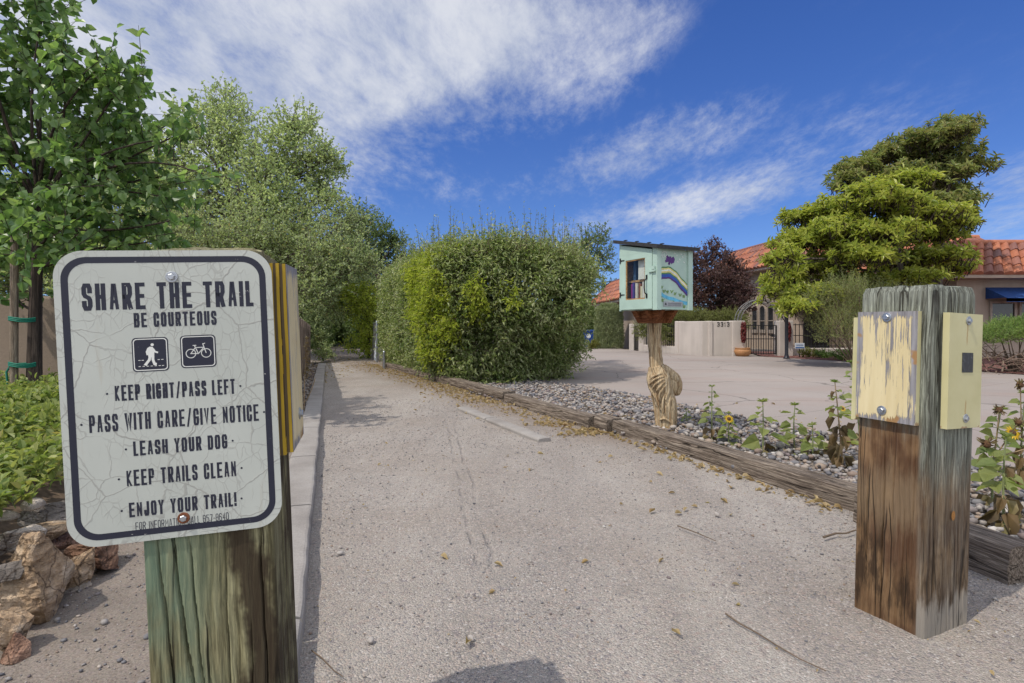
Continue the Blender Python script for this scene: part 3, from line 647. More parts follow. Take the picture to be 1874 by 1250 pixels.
def sleeper(label, a, b_, w_, h, seed, tw=0):
    b_, a = Vector((a[0], a[1], 0)), Vector((b_[0], b_[1], 0)); d_ = b_-a; L = d_.length     # far end first, so the body lies on the bed side
    nx = max(6, int(L/.03)); prof = []
    for x, y in rrect(0, 0, w_, h, .016, 2): prof.append((x, y))
    pp = []
    for i in range(len(prof)):                 # extra points along each side so the section can weather
        p, q = prof[i], prof[(i+1) % len(prof)]; k = max(1, int(math.dist(p, q)/.018))
        pp += [(p[0]+(q[0]-p[0])*j/k, p[1]+(q[1]-p[1])*j/k) for j in range(k)]
    m_ = len(pp); V = np.array([[L*i/nx, y, z] for i in range(nx+1) for y, z in pp])
    q = V*[.35, 8, 8]+seed*3.3; cen = np.array([0, w_/2, h/2]); dirn = nrm((V-cen)*[0, 1, 1])
    V += dirn*(fbm(q, 1.2, 3)*.007+fbm(q*[.6, 4, 4], 3, 2)*.005)[:, None]
    V[:, 0] += np.where((np.arange(len(V)) < m_) | (np.arange(len(V)) >= len(V)-m_), fbm(V*25+seed, 1, 2)*.008, 0)
    V[:, 1] += .02*np.sin(V[:, 0]*1.3+seed)*min(1, L)
    mb = MB(); fs = [(i*m_+j, i*m_+(j+1) % m_, (i+1)*m_+(j+1) % m_, (i+1)*m_+j) for i in range(nx) for j in range(m_)]+[tuple(range(m_))[::-1], tuple(nx*m_+j for j in range(m_))]
    mb.add(V.tolist(), fs); o = mb.build('landscape_timber', timberm)
    o.location = (a.x, a.y, -.02); o.rotation_euler = (R(tw), 0, math.atan2(d_.y, d_.x))
    return tag(o, label, 'timber', 'weathered sleepers edging the trail')
sleeper('long weathered grey sleeper running from the library post to the right-hand bollard', TB[5]+Vector((.04, -.06, 0)), TB[4], .155, .135, 1)
sleeper('short square sleeper end block at the left end of the long sleeper', TB[4]+Vector((-.03, .03, 0)), TB[3]+Vector((.03, 0, 0)), .15, .135, 2, 2)
sleeper('splintered brown sleeper between the end block and the hedge corner', TB[3], TB[2]+Vector((.01, -.03, 0)), .16, .13, 3, -2)
sleeper('pale-topped sleeper lying under the front corner of the hedge', TB[2], TB[1]+Vector((.05, -.1, 0)), .16, .15, 4)
sleeper('dark sleeper under the trail side of the hedge nearest its corner', TB[1]+Vector((.03, -.06, 0)), G(749, 687), .15, .14, 5)
sleeper('farthest dark sleeper under the hedge beside the chain-link post', G(748, 686.5), G(700, 674), .15, .14, 6)
sleeper('split sleeper end showing at the right of the board-covered bollard', G(1842, 1078), G(1560, 958), .17, .15, 7)
# ------------------------------------------------------------------ the two bollards
def post_mesh(name, w_, d_, z0, z1, m, parent, seed, dome=.012, checks=()):
    """square timber, x across 0..w_, y depth 0..d_, weathered surface"""
    pp = []; base = rrect(0, 0, w_, d_, .007, 2)
    for i in range(len(base)):
        p, q = base[i], base[(i+1) % len(base)]; k = max(1, int(math.dist(p, q)/.0016))
        pp += [(p[0]+(q[0]-p[0])*j/k, p[1]+(q[1]-p[1])*j/k) for j in range(k)]
    m_ = len(pp); nz = int((z1-z0)/.02); zs = [z0+(z1-z0)*i/nz for i in range(nz+1)]
    V = np.array([[x, y, z] for z in zs for x, y in pp]); cen = np.array([w_/2, d_/2, 0])
    dr = nrm((V-cen)*[1, 1, 0])
    gr = fbm(V*[55, 55, 1.2]+seed, 1.6, 3)*.0008+fbm(V*[150, 150, 2]+seed, 1.6, 2)*.0005+fbm(V*[14, 14, 1.5]+seed, 1, 3)*.0016
    top = np.clip((V[:, 2]-(z1-.03))/.03, 0, 1)
    ex = {'front': (0, 1, V[:, 1] < .006), 'left': (1, 0, V[:, 0] < .006), 'right': (1, 0, V[:, 0] > w_-.006)}; cut = np.zeros_like(V)
    for face, ps, za, zb_, wid, dep, slope in checks:
        ax, nax, on = ex[face]; f_ = np.clip((V[:, 2]-za)/(zb_-za), 0, 1); tpr = np.sin(np.pi*f_)**.5*(f_ > 0)*(f_ < 1)
        ctr = ps+slope*(zb_-V[:, 2])+.0013*np.sin(V[:, 2]*17+ps*90)+.0007*np.sin(V[:, 2]*61+ps*40)
        cut[:, nax] += on*dep*tpr*np.exp(-((V[:, ax]-ctr)/(.55*wid*(.4+.6*tpr)))**2)*(-1 if face == 'right' else 1)
    V += dr*(gr-top**2*.008)[:, None]+cut
    V[:, 2] += np.where(V[:, 2] > z1-.001, fbm(V*40+seed, 1, 3)*.0035, 0)+np.where(V[:, 2] < z0+.001, fbm(V*18+seed, 1, 2)*.004, 0)
    mb = MB(); fs = [(i*m_+j, i*m_+(j+1) % m_, (i+1)*m_+(j+1) % m_, (i+1)*m_+j) for i in range(nz) for j in range(m_)]
    mb.add(V.tolist(), fs, smooth=True)
    ring0 = V[-m_:]; c = ring0.mean(0); vs = []; f2 = []
    for k in range(5):
        s_ = 1-k/5
        r_ = c+(ring0-c)*s_; r_[:, 2] += dome*(1-s_**2)+(fbm(r_*60, 1, 2)*.002 if k else 0); vs += r_.tolist()
    vs.append((c+[0, 0, dome]).tolist())
    f2 = [(k*m_+j, k*m_+(j+1) % m_, (k+1)*m_+(j+1) % m_, (k+1)*m_+j) for k in range(4) for j in range(m_)]+[(4*m_+j, 4*m_+(j+1) % m_, 5*m_) for j in range(m_)]
    mb.add(vs, f2)
    return mb.build(name, m, parent)
def bolt(parent, x, y, z, s, rusty=False, M=None):
    """washer + hex head whose axis points to local -y"""
    Mx = Matrix.Translation((x, y, z)) @ Matrix.Rotation(R(90), 4, 'X')
    mb = MB(); mb.lathe([(0, .0), (s, 0), (s, s*.16), (s*.9, s*.2), (0, s*.2)], 24, 0, Mx, False)
    hexa = [(s*.6*math.cos(R(60*k+15)), s*.6*math.sin(R(60*k+15))) for k in range(6)]
    mb.add([(a, b_, s*.2) for a, b_ in hexa]+[(a, b_, s*.52) for a, b_ in hexa]+[(a*.78, b_*.78, s*.62) for a, b_ in hexa],
           [(i, (i+1) % 6, 6+(i+1) % 6, 6+i) for i in range(6)]+[(6+i, 6+(i+1) % 6, 12+(i+1) % 6, 12+i) for i in range(6)]+[tuple(range(12, 18))], 1, Mx)
    return mb.build('bolt', [rust if rusty else steel, steel], parent)
# left bollard: root at the foot of the front left corner, local x along the sign, local y away from the camera
t_ang = math.atan2(.244, .970)
rootL = thing('trail_post', 'squared green-stained timber post carrying the crackled white trail rules sign', 'bollard', (-.565, .872, 0), (0, 0, 0))
ML = Matrix.Rotation(R(1.1), 4, Vector((.970, .244, 0))) @ Matrix.Rotation(R(-2.0), 4, Vector((-.244, .970, 0)).normalized()) @ Matrix.Rotation(t_ang, 4, 'Z')
rootL.rotation_euler = ML.to_euler()
SX = lambda x: x                                # (local frame: post occupies x 0..0.19, y 0..0.19)
post_mesh('post', .192, .19, -.05, 1.0, post_l, rootL, 1.7, checks=[('front', .018, .12, .60, .0022, .014, .055), ('front', .038, -.02, .62, .0028, .02, .075), ('front', .062, .0, .58, .0022, .016, .06), ('front', .012, .05, .30, .002, .012, .05), ('front', .085, .15, .38, .0016, .009, .03), ('front', .118, .25, .55, .0014, .008, .0), ('front', .150, .05, .40, .0016, .01, .01), ('front', .172, .2, .6, .002, .012, .0), ('right', .09, .1, .62, .002, .012, .0)])
# sign panel
SW, SH = .304, .4525
def inL(world): return (Matrix.Translation(rootL.location) @ ML).inverted() @ Vector(world)
bl = inL((P(131, 1002, .838))); 
signo = MB(); Msg = Matrix.Identity(4)
signo.plate(rrect(0, 0, SW, SH, .040, 10), 0, .0022, 0)
so_ = signo.build('sign', signm, rootL)
sign_rot = R(-.2)
so_.matrix_local = Matrix.Translation((bl.x, -.0035, bl.z)) @ Matrix.Rotation(sign_rot, 4, 'Y') @ Matrix.Rotation(R(90), 4, 'X')
mb = MB(); mb.ring(rrect(.0095, .0095, SW-.0095, SH-.0095, .034, 10), rrect(.0190, .0190, SW-.0190, SH-.0190, .026, 10), .0020, .0024); mb.build('border', inkm, so_)
def fy(f): return SH*(1-f)
LINES = [('SHARE THE TRAIL', .118, .905, .110, .200, .0061), ('BE COURTEOUS', .340, .722, .213, .262, .0035), ('KEEP RIGHT/PASS LEFT', .238, .795, .457, .510, .0034),
         ('PASS WITH CARE/GIVE NOTICE', .120, .905, .553, .612, .0034), ('LEASH YOUR DOG', .308, .745, .652, .702, .0034), ('KEEP TRAILS CLEAN', .270, .782, .750, .805, .0034),
         ('ENJOY YOUR TRAIL!', .275, .775, .862, .912, .0034), ('FOR INFORMATION CALL 857-8640', .300, .735, .932, .958, .00085)]
for s_, x0, x1, ya, yb, t_ in LINES:
    mb = MB(); text(mb, s_, x0*SW, x1*SW, fy(yb), (yb-ya)*SH, t_, .0024)
    if s_[0] in 'KPLE' :
        for xx in (x0*SW-.010, x1*SW+.008):
            cy = fy((ya+yb)/2); mb.plate([(xx+.0017*math.cos(a), cy+.0017*math.sin(a)) for a in [k*math.pi/4 for k in range(8)]], .0021, .0024)
    mb.build('lettering', inkm, so_)
def picto(x0, x1, ya, yb, kind):
    X0, X1, Y0, Y1 = x0*SW, x1*SW, fy(yb), fy(ya); cx, cy, s = (X0+X1)/2, (Y0+Y1)/2, (X1-X0)
    mb = MB(); mb.plate(rrect(X0, Y0, X1, Y1, .006, 5), .0020, .0024, 0)
    mb.ring(rrect(X0+.0017, Y0+.0017, X1-.0017, Y1-.0017, .0052, 5), rrect(X0+.0030, Y0+.0030, X1-.0030, Y1-.0030, .0043, 5), .0022, .00255, 1)
    def q(a, b_): return (cx+(a-.5)*s, cy+(b_-.5)*s)
    if kind == 'walk':
        mb.plate([q(.56+.045*math.cos(R(k*30)), .80+.045*math.sin(R(k*30))) for k in range(12)], .0022, .00258, 1)
        mb.plate([q(*p) for p in [(.44, .42), (.60, .42), (.61, .60), (.575, .73), (.49, .745), (.42, .70)]], .0022, .00258, 1)
        for pts_, t_ in (([(.565, .44), (.56, .34), (.60, .20), (.66, .19)], .075), ([(.49, .44), (.46, .33), (.36, .20), (.40, .185)], .075), ([(.575, .68), (.63, .58), (.71, .55)], .05), ([(.44, .68), (.40, .58), (.42, .48)], .05)):
            ribbon(mb, [q(*p) for p in pts_], t_*s, .0022, .00262, 1)
        for yy, xs in ((.33, (.16, .25, .69, .79)), (.14, (.16, .27, .38, .49, .60, .71, .80))):
            for xx in xs: ribbon(mb, [q(xx, yy), q(xx+.06, yy)], .018*s, .0022, .00256, 1)
    else:
        for cxx in (.29, .72):
            ribbon(mb, [q(cxx+.135*math.cos(R(k*15)), .44+.135*math.sin(R(k*15))) for k in range(24)]+[q(cxx+.135, .44)], .022*s, .0022, .00256, 1)
        for pts_ in ([(.29, .44), (.42, .62), (.66, .62), (.50, .43), (.29, .44)], [(.50, .43), (.40, .68)], [(.35, .69), (.45, .69)], [(.72, .44), (.635, .73), (.70, .745)]):
            ribbon(mb, [q(*p) for p in pts_], .024*s, .0022, .00260, 1)
    mb.build('pictogram', [inkm, whitem], so_)
picto(.325, .490, .298, .415, 'walk'); picto(.545, .712, .296, .410, 'bike')
for fx, f_, ru in ((.522, .092, False), (.522, .934, True)):
    b_ = bolt(so_, 0, 0, 0, .0088, ru); b_.matrix_local = Matrix.Translation((fx*SW, fy(f_), .0022)) @ Matrix.Rotation(R(-90), 4, 'X')
# stacked plywood boards on the trail-side face of the left bollard (local frame of a board: x across, y out of the face towards -y, z up)
def board(parent, name, w_, h, th, M, face, edge, label=None, ragged=0.0):
    mb = MB(); n = 10; out = [(0, 0), (w_, 0), (w_, h), (0, h)]
    vs = [(x, y, z) for y in (0, -th) for x, z in out]
    mb.add(vs, [(7, 6, 5, 4)[::-1]], 0); mb.add(vs, [(0, 1, 5, 4), (1, 2, 6, 5), (2, 3, 7, 6), (3, 0, 4, 7), (0, 3, 2, 1)], 1)
    o = mb.build(name, [face, edge], parent); o.matrix_local = M
    if label: o['label'] = label
    return o
Mr = Matrix.Rotation(R(90), 4, 'Z')            # local x -> depth, local -y -> trail side
b1 = board(rootL, 'plywood_board', .135, .325, .019, Matrix.Translation((.194, .022, .655)) @ Mr, plym, plym)
b2 = board(rootL, 'painted_board', .142, .322, .010, Matrix.Translation((.2135, .030, .657)) @ Matrix.Rotation(R(1), 4, 'X') @ Mr, flakem, plym)
bolt(b2, .09, -.0102, .05, .011)
# right bollard
rR = math.atan2(.40, .917)
rootR = thing('trail_post', 'free-standing squared bollard with a tea-brown foot and two cream boards bolted on', 'bollard', (1.138, 1.512, 0))
MRt = Matrix.Rotation(R(1.9), 4, Vector((-.25, 1, 0)).normalized()) @ Matrix.Rotation(rR, 4, 'Z'); rootR.rotation_euler = MRt.to_euler()
post_mesh('post', .212, .200, -.06, 1.0, post_r, rootR, 5.1, dome=.004, checks=[('left', .118, -.05, .58, .0024, .016, .0), ('left', .165, .10, .50, .0016, .01, .0), ('left', .06, .02, .36, .0018, .011, .0), ('left', .035, .25, .58, .0014, .008, .0), ('left', .09, .30, .57, .0014, .008, .0), ('front', .035, .05, .98, .0022, .012, .0), ('front', .075, .40, .97, .0016, .009, .0), ('front', .155, .02, .42, .0018, .011, .0), ('front', .185, .3, .9, .0014, .008, .0), ('left', .15, .9, .999, .003, .012, .0), ('left', .08, .92, .999, .003, .01, .0), ('front', .12, .9, .999, .003, .012, .0)])
# knot on the pale face, opened drying check on the brown one
mb = MB(); mb.add([(.118+.009*math.cos(R(k*30)), -.0040, .345+.014*math.sin(R(k*30))) for k in range(12)]+[(.118, -.0050, .345)], [(k, (k+1) % 12, 12) for k in range(12)], smooth=True)
mb.build('knot', mat('knot_wood', lambda t: pr(t, t.ramp(t.m('FRACT', t.m('MULTIPLY', t.n('VectorMath', {0: t.map(t.obj(), (1, 0, .6)), 1: (.118, 0, .207)}, operation='DISTANCE').outputs['Value'], 260)), [(0, (.40, .19, .045)), (1, (.24, .10, .025))]), .7)), rootR)
Mleft = Matrix.Rotation(R(-90), 4, 'Z')        # local x -> towards camera along the brown face (from far edge), local -y -> left
lf = board(rootR, 'painted_board', .172, .322, .017, Matrix.Translation((-.003, .196, .602)) @ Mleft, flakem, creamm, 'cream board with paint flaked off in long streaks')
lf2 = board(rootR, 'plywood_board', .158, .318, .014, Matrix.Translation((.150, .2035, .590)) @ Matrix.Rotation(R(180), 4, 'Z') , creamm, creamm)
for zz, xx in ((.305, .088), (.030, .080)): bolt(lf, xx, -.0172, zz, .0135)
rf = board(rootR, 'cream_board', .160, .325, .017, Matrix.Translation((.045, -.004, .597)), creamm, creamm, 'smooth cream board with a small dark sticker')
for zz, xx in ((.305, .088), (.028, .085)): bolt(rf, xx, -.0172, zz, .0125)
def f_stk(t):
    o = t.obj(); n = t.noise(o, 34, 5, .6, 2.5)
    return pr(t, t.ramp(n, [(.45, (.03, .033, .036)), (.60, (.05, .055, .06)), (.72, (.15, .165, .17))]), .35)
mb = MB(); mb.box(.062, .114, -.0182, -.0172, .158, .214, 0); mb.build('sticker', mat('dark_sticker', f_stk), rf)
# ------------------------------------------------------------------ library box on its twisted juniper trunk
mint = plain('mint_paint', (.40, .535, .455), .55, var=.08, scale=7)
roofm = plain('roofing_felt', (.035, .035, .036), .85, scale=60, var=.3, bump=.4)
lz = .02; C0 = Vector((1.117, 4.20, 0)); ddir = Vector((.197, -.40, 0)).normalized(); sdir = Vector((.40, .197, 0)).normalized()
LW, LD = .455, .345                            # door width, side depth
base_l = G(1219, 783, lz); rootB = thing('little_library', 'mint-green wooden book box on a twisted driftwood trunk beside the sleepers', 'book box', (base_l.x, base_l.y, 0))
org = C0-ddir*LW; Mb = Matrix(((ddir.x, sdir.x, 0, org.x-base_l.x), (ddir.y, sdir.y, 0, org.y-base_l.y), (0, 0, 1, 0), (0, 0, 0, 1)))   # local x along door, y into the box
# camera-facing door is the x side at y=0; painted side is the y side at x=LW
zb, ztL, ztR = 1.015, 1.575, 1.485
zt = lambda x: ztL+(ztR-ztL)*x/LW
def bpart(name, mb, m, parent=rootB):
    o = mb.build(name, m, parent)
    if parent is rootB: o.matrix_local = Mb
    return o
def wedge(mb, x0, x1, y0, y1, z0, dz=0, mi=0):  # block whose top follows the roof pitch
    vs = [(x, y, z) for x in (x0, x1) for y in (y0, y1) for z in (z0, zt(x)+dz)]
    mb.add(vs, [(0,1,3,2), (4,6,7,5), (0,4,5,1), (2,3,7,6), (0,2,6,4), (1,5,7,3)], mi)
mb = MB(); th = .014
mb.box(0, LW, 0, LD, zb, zb+th); mb2 = mb
wedge(mb, LW-th-.002, LW-.002, .002, LD-.002, zb+th); wedge(mb, 0, th, .002, LD-.002, zb+th); wedge(mb, th, LW-th-.002, LD-th, LD-.002, zb+th)
for (x0, x1, y0, y1) in ((LW-.040, LW+.012, -.012, .030), (LW-.030, LW+.012, LD-.040, LD+.006), (-.008, .02, -.006, .012)): wedge(mb, x0, x1, y0, y1, zb-.004)
bpart('cabinet', mb, mint)
# door
X0, X1 = .012, LW-.043; D0, D1 = zb+.006, None
mb = MB(); st = .062; zt0 = zt(X0)-.012; zt1 = zt(X1)-.012
gx0, gx1, gz0, gz1 = X0+.075, X1-.082, zb+.085, 1.425
def dbox(x0, x1, z0, z1): mb.box(x0, x1, -.016, -.001, z0, z1)
dbox(X0, gx0, D0, 1.47); dbox(gx1, X1, D0, 1.47); dbox(gx0, gx1, D0, gz0); dbox(gx0, gx1, gz1, 1.47)
vs = [(x, y, z) for x in (X0, X1) for y in (-.016, -.001) for z in (1.4705, zt(x)-.012)]; mb.add(vs, [(0,1,3,2), (4,6,7,5), (0,4,5,1), (2,3,7,6), (1,5,7,3)])
door = bpart('door', mb, mint)
mb = MB(); r_ = .010
for a in ((gx0, gx0+r_, gz0, gz1), (gx1-r_, gx1, gz0, gz1), (gx0+r_, gx1-r_, gz0, gz0+r_), (gx0+r_, gx1-r_, gz1-r_, gz1)): mb.box(a[0], a[1], -.012, -.003, a[2], a[3])
mb.build('glazing_bead', shelfm, door)
mb = MB(); mb.box(gx0+.004, gx1-.004, -.0085, -.0060, gz0+.004, gz1-.004); mb.build('glass', glassm, door)
for zz in (zb+.13, 1.43):
    mb = MB(); mb.plate([(0, -.006), (.05, -.003), (.05, .003), (0, .006)], 0, .003); mb.box(-.012, .002, -.022, .022, 0, .004)
    o = mb.build('hinge', iron, door); o.matrix_local = Matrix.Translation((X0+.012, -.0165, zz)) @ Matrix.Rotation(R(90), 4, 'X')
mb = MB(); hx = gx1+.022
mb.tube([(hx, -.017, 1.13), (hx, -.035, 1.145), (hx, -.043, 1.19), (hx, -.040, 1.235), (hx, -.030, 1.25), (hx, -.017, 1.262)], .005, 8); mb.box(hx-.009, hx+.009, -.020, -.0162, 1.105, 1.14); mb.box(hx-.009, hx+.009, -.020, -.0162, 1.252, 1.287); mb.build('handle', iron, door)
mb = MB(); mb.box(X1-.03, X1+.045, -.028, -.0165, 1.305, 1.322); mb.box(X1+.012, X1+.04, -.031, -.0165, 1.322, 1.348); bpart('latch', mb, mint)
mb = MB(); ov = .045
vs = [(x, y, zt(x)+dz) for x in (-ov, LW+ov) for y in (-ov, LD+ov) for dz in (.002, .030)]; mb.add(vs, [(0,1,3,2), (4,6,7,5), (0,4,5,1), (2,3,7,6), (0,2,6,4), (1,5,7,3)])
for k in range(4):
    x = -ov+.02+k*.15; mb.box(x, x+.03, .05, .07, zt(x)+.0305, zt(x)+.036)
bpart('roof', mb, roofm)
mb = MB(); mb.box(.016, LW-.018, .04, LD-.016, 1.245, 1.262); bpart('shelf', mb, shelfm)
mb = MB(); mb.box(.0145, .018, .004, LD-.015, zb+.015, 1.45); mb.box(LW-.019, LW-.0165, .004, LD-.015, zb+.015, 1.45); mb.box(.019, LW-.02, LD-.0175, LD-.0145, zb+.015, 1.45); bpart('lining', mb, shelfm)
# painted side: local plane (a along y, b up) at x = LW
Ms = Mb @ Matrix.Translation((LW-.001, .03, zb)) @ Matrix(((0, 0, 1, 0), (1, 0, 0, 0), (0, 1, 0, 0), (0, 0, 0, 1)))   # (a, b, out)
mur = {'purple': plain('mural_purple', (.095, .035, .17), .6, scale=40), 'blue': plain('mural_blue', (.035, .09, .36), .6, scale=40), 'green': plain('mural_green', (.085, .20, .085), .6, scale=40), 'yellow': plain('mural_yellow', (.66, .58, .22), .6, scale=40), 'white': plain('mural_white', (.66, .70, .66), .6, scale=40),
       'sky': plain('mural_sky', (.12, .42, .60), .6, scale=40), 'grass': plain('mural_grass', (.16, .26, .09), .6, scale=40)}
aw = LD-.07
def mural(name, mb, m): o = mb.build(name, m, rootB); o.matrix_local = Ms; return o
arc = lambda k: [(.0+aw*i/14, .275+.030*math.sin(math.pi*min(1, (i/14)*1.25))-.115*(i/14)**1.8 + .003*math.sin(i*1.7) + k) for i in range(15)]
mb = MB()
for j, nm in enumerate(('green', 'yellow', 'white', 'yellow', 'green', 'blue', 'blue', 'purple')): ribbon(mb, arc(.038-.0118*j), .0122, 0, .0012+.00002*j, j)
mural('rainbow', mb, [mur[k] for k in ('green', 'yellow', 'white', 'yellow', 'green', 'blue', 'blue', 'purple')])
mb = MB(); ribbon(mb, [(0, .125), (.03, .105), (.08, .088), (.13, .082), (.18, .066), (.22, .058), (aw, .050)], .026, 0, .0012); mural('painted_river', mb, mur['sky'])
mb = MB()
for a_, b_ in ((.035, .13), (.07, .125), (.11, .128), (.15, .112), (.20, .105), (.235, .095), (.012, .16), (.02, .06), (.22, .03), (.05, .04), (.14, .05), (.01, .09), (.24, .012)):
    for q in range(5): ribbon(mb, [(a_+rng.normal(0, .006), b_), (a_+rng.normal(0, .012), b_+.022)], .005, 0, .0011+q*.00003)
mural('painted_grass', mb, mur['grass'])
mb = MB(); ribbon(mb, [(.035+.0022*k*math.cos(k*.75)*1.1+.01, .425+.0022*k*math.sin(k*.75)) for k in range(2, 15)], .005, 0, .0012); 
for a_, b_ in ((.16, .43), (.19, .40), (.22, .42), (.17, .38), (.235, .38), (.14, .445), (.205, .44), (.24, .44)): ribbon(mb, [(a_, b_), (a_+.012, b_-.010)], .007, 0, .0012)
mural('painted_swirl', mb, mur['white'])
mb = MB()
for k in range(9):
    a_ = R(k*40+10); ribbon(mb, [(.10, .385), (.10+.045*math.cos(a_)*(1+.3*(k % 2)), .385+.028*math.sin(a_)*(1+.4*(k % 3 == 0)))], .018, 0, .0012+k*.00003)
mural('painted_splash', mb, mur['purple'])
mb = MB(); mb.box(.03, .225, .022, .062, 0, .003, 0); mb.plate([(.042, .034), (.062, .034), (.056, .052), (.052, .045), (.047, .053)], .003, .0036, 1)
for yy in (.050, .044, .037, .030): ribbon(mb, [(.075, yy), (.21, yy)], .0022, .003, .0034, 1)
mural('plaque', mb, [plain('plaque_grey', (.33, .35, .36), .5), plain('plaque_ink', (.04, .04, .045), .6)])
# bracket under the box
mb = MB(); cxl = Vector((LW*.5, LD*.5)); wb_ = .16; wt = .215
def trap(M):
    mb.add([(x, y, z) for y in (-.02, .02) for x, z in ((-wb_*.62, zb-.105), (wb_*.62, zb-.105), (wt*.86, zb-.004), (-wt*.86, zb-.004))], [(0, 1, 2, 3), (7, 6, 5, 4), (0, 4, 5, 1), (1, 5, 6, 2), (2, 6, 7, 3), (3, 7, 4, 0)], 0, M)
for dy in (-.075, .06): trap(Matrix.Translation((cxl.x, cxl.y+dy, 0)))
for dx_ in (-.075, .065): trap(Matrix.Translation((cxl.x+dx_, cxl.y, -.001)) @ Matrix.Rotation(R(90), 4, 'Z') @ Matrix.Diagonal((.8, 1, 1, 1)))
bpart('bracket', mb, bracketm)
# trunk: rings of fluted, twisting wood; a drooping burl folds over to the right
bx = Mb @ Vector((cxl.x, cxl.y, zb)); dT = base_l.y
def Lp(u, v, dd=0): q = P(u, v, dT+dd); return Vector((q.x-base_l.x, q.y-base_l.y, q.z))
body = [(1219, 800, 17.5), (1218.5, 781, 18), (1219.5, 760, 19), (1218, 742, 19.5), (1213, 722, 19.5), (1208, 704, 21.5), (1206, 692, 21.5), (1204, 680, 18.5), (1201, 669, 13.5)]
stemT = [(1203, 690, 12), (1201, 668, 12), (1199.5, 650, 11.5), (1197.5, 630, 11.5), (1197, 605, 12), (1198, 585, 12.5), (1200, 575, 12.5)]
def fluted(path, seg, rings, flute, freq, twist, seed, cap=False):
    pv = [np.array(Lp(u, v)) for u, v, r in path]; rr = [r*dT/F for u, v, r in path]
    ts = np.linspace(0, len(path)-1, rings); cs = np.stack([np.interp(ts, range(len(path)), [p[i] for p in pv]) for i in range(3)], 1); rs = np.interp(ts, range(len(path)), rr)
    for _ in range(3): cs[1:-1] = (cs[:-2]+2*cs[1:-1]+cs[2:])/4; rs[1:-1] = (rs[:-2]+2*rs[1:-1]+rs[2:])/4
    tan = nrm(np.gradient(cs, axis=0)); V = []
    for i in range(rings):
        a = nrm(np.cross(tan[i], [0, 1, 0])); b_ = np.cross(tan[i], a)
        for k in range(seg):
            th_ = 2*math.pi*k/seg; tw = th_+twist*ts[i]
            wv_ = tw+.35*math.sin(2*tw+ts[i]*.9+seed)+.18*math.sin(ts[i]*2.3+seed*2+3*th_); dd = flute*(abs(math.sin(freq*wv_/2))**.55-.55)*1.3*(.6+.4*math.sin(th_*1.0+ts[i]*1.1+seed))+.30*flute*math.sin(freq*2.3*wv_+seed)
            V.append(cs[i]+(a*math.cos(th_)+b_*math.sin(th_))*rs[i]*(1+dd))
    V = np.array(V); V += rdir(len(V))*.0008
    fs = [(i*seg+k, i*seg+(k+1) % seg, (i+1)*seg+(k+1) % seg, (i+1)*seg+k) for i in range(rings-1) for k in range(seg)]
    fs += [tuple(range(seg))[::-1], tuple((rings-1)*seg+k for k in range(seg))]
    return V.tolist(), fs
mb = MB(); V_, f_ = fluted(body, 96, 110, .085, 5, .05, .4); mb.add(V_, f_, smooth=True)
V_, f_ = fluted(stemT, 72, 70, .13, 5, .06, 1.4); mb.add(V_, f_, smooth=True)
V_, f_ = fluted([(1206, 674, 8), (1214, 676, 10), (1226, 686, 11), (1236, 693, 10), (1242, 702, 6.5), (1243, 712, 5), (1240, 719, 5), (1235, 722, 3)], 48, 70, .08, 4, .05, 2.0); mb.add(V_, f_, smooth=True)   # lip of the burl
V_, f_ = fluted([(1224, 692, 8), (1230, 700, 10), (1233, 710, 9.5), (1231, 719, 6), (1230, 724, 2)], 40, 40, .06, 4, .1, 3.0); mb.add(V_, f_, smooth=True)    # hollow under the lip
bv = [b[1] for b in body][::-1]; bc = [b[0] for b in body][::-1]; br_ = [b[2] for b in body][::-1]
def skin(u, v, lift):
    c, r_ = np.interp(v, bv, bc), np.interp(v, bv, br_); dd = -math.sqrt(max(0, r_*r_-min(abs(u-c), r_)**2))*dT/F-lift; return Lp(u, v, dd)
zf = lambda x, y: (1150+x/7.81, 640+y/7.81)
for pts_, r0 in (([(295, 500), (340, 445), (420, 402), (520, 380), (600, 375)], 2.0), ([(310, 420), (360, 375), (440, 345), (520, 335)], 2.2), ([(345, 550), (390, 490), (470, 435), (560, 402)], 2.4), ([(400, 590), (440, 535), (515, 460), (600, 415)], 2.5),
                 ([(440, 720), (448, 630), (495, 555), (560, 470), (640, 420)], 2.8), ([(535, 720), (555, 620), (585, 540), (620, 465), (670, 425)], 3.4), ([(455, 860), (410, 720), (350, 620), (300, 530)], 2.6), ([(500, 900), (490, 800), (500, 700), (540, 610)], 2.2), ([(400, 1080), (385, 900), (370, 780), (330, 640)], 2.4),
                 ([(590, 900), (580, 780), (590, 680), (610, 600)], 2.6), ([(640, 1000), (650, 880), (640, 760), (620, 680)], 2.4), ([(450, 1000), (520, 980), (600, 1040), (650, 1120)], 2.4), ([(560, 1010), (540, 900), (530, 800)], 2.0)):
    q_ = [zf(*p) for p in pts_]; ts = np.linspace(0, len(q_)-1, 16); us = np.interp(ts, range(len(q_)), [a[0] for a in q_]); vs_ = np.interp(ts, range(len(q_)), [a[1] for a in q_])
    for _ in range(2): us[1:-1] = (us[:-2]+2*us[1:-1]+us[2:])/4; vs_[1:-1] = (vs_[:-2]+2*vs_[1:-1]+vs_[2:])/4
    mb.tube([skin(a, b_, .001) for a, b_ in zip(us, vs_)], [r0*dT/F*(.45+.55*math.sin(math.pi*(k+.5)/16)**.6) for k in range(16)], 10)
mb.build('trunk', trunkwood, rootB)
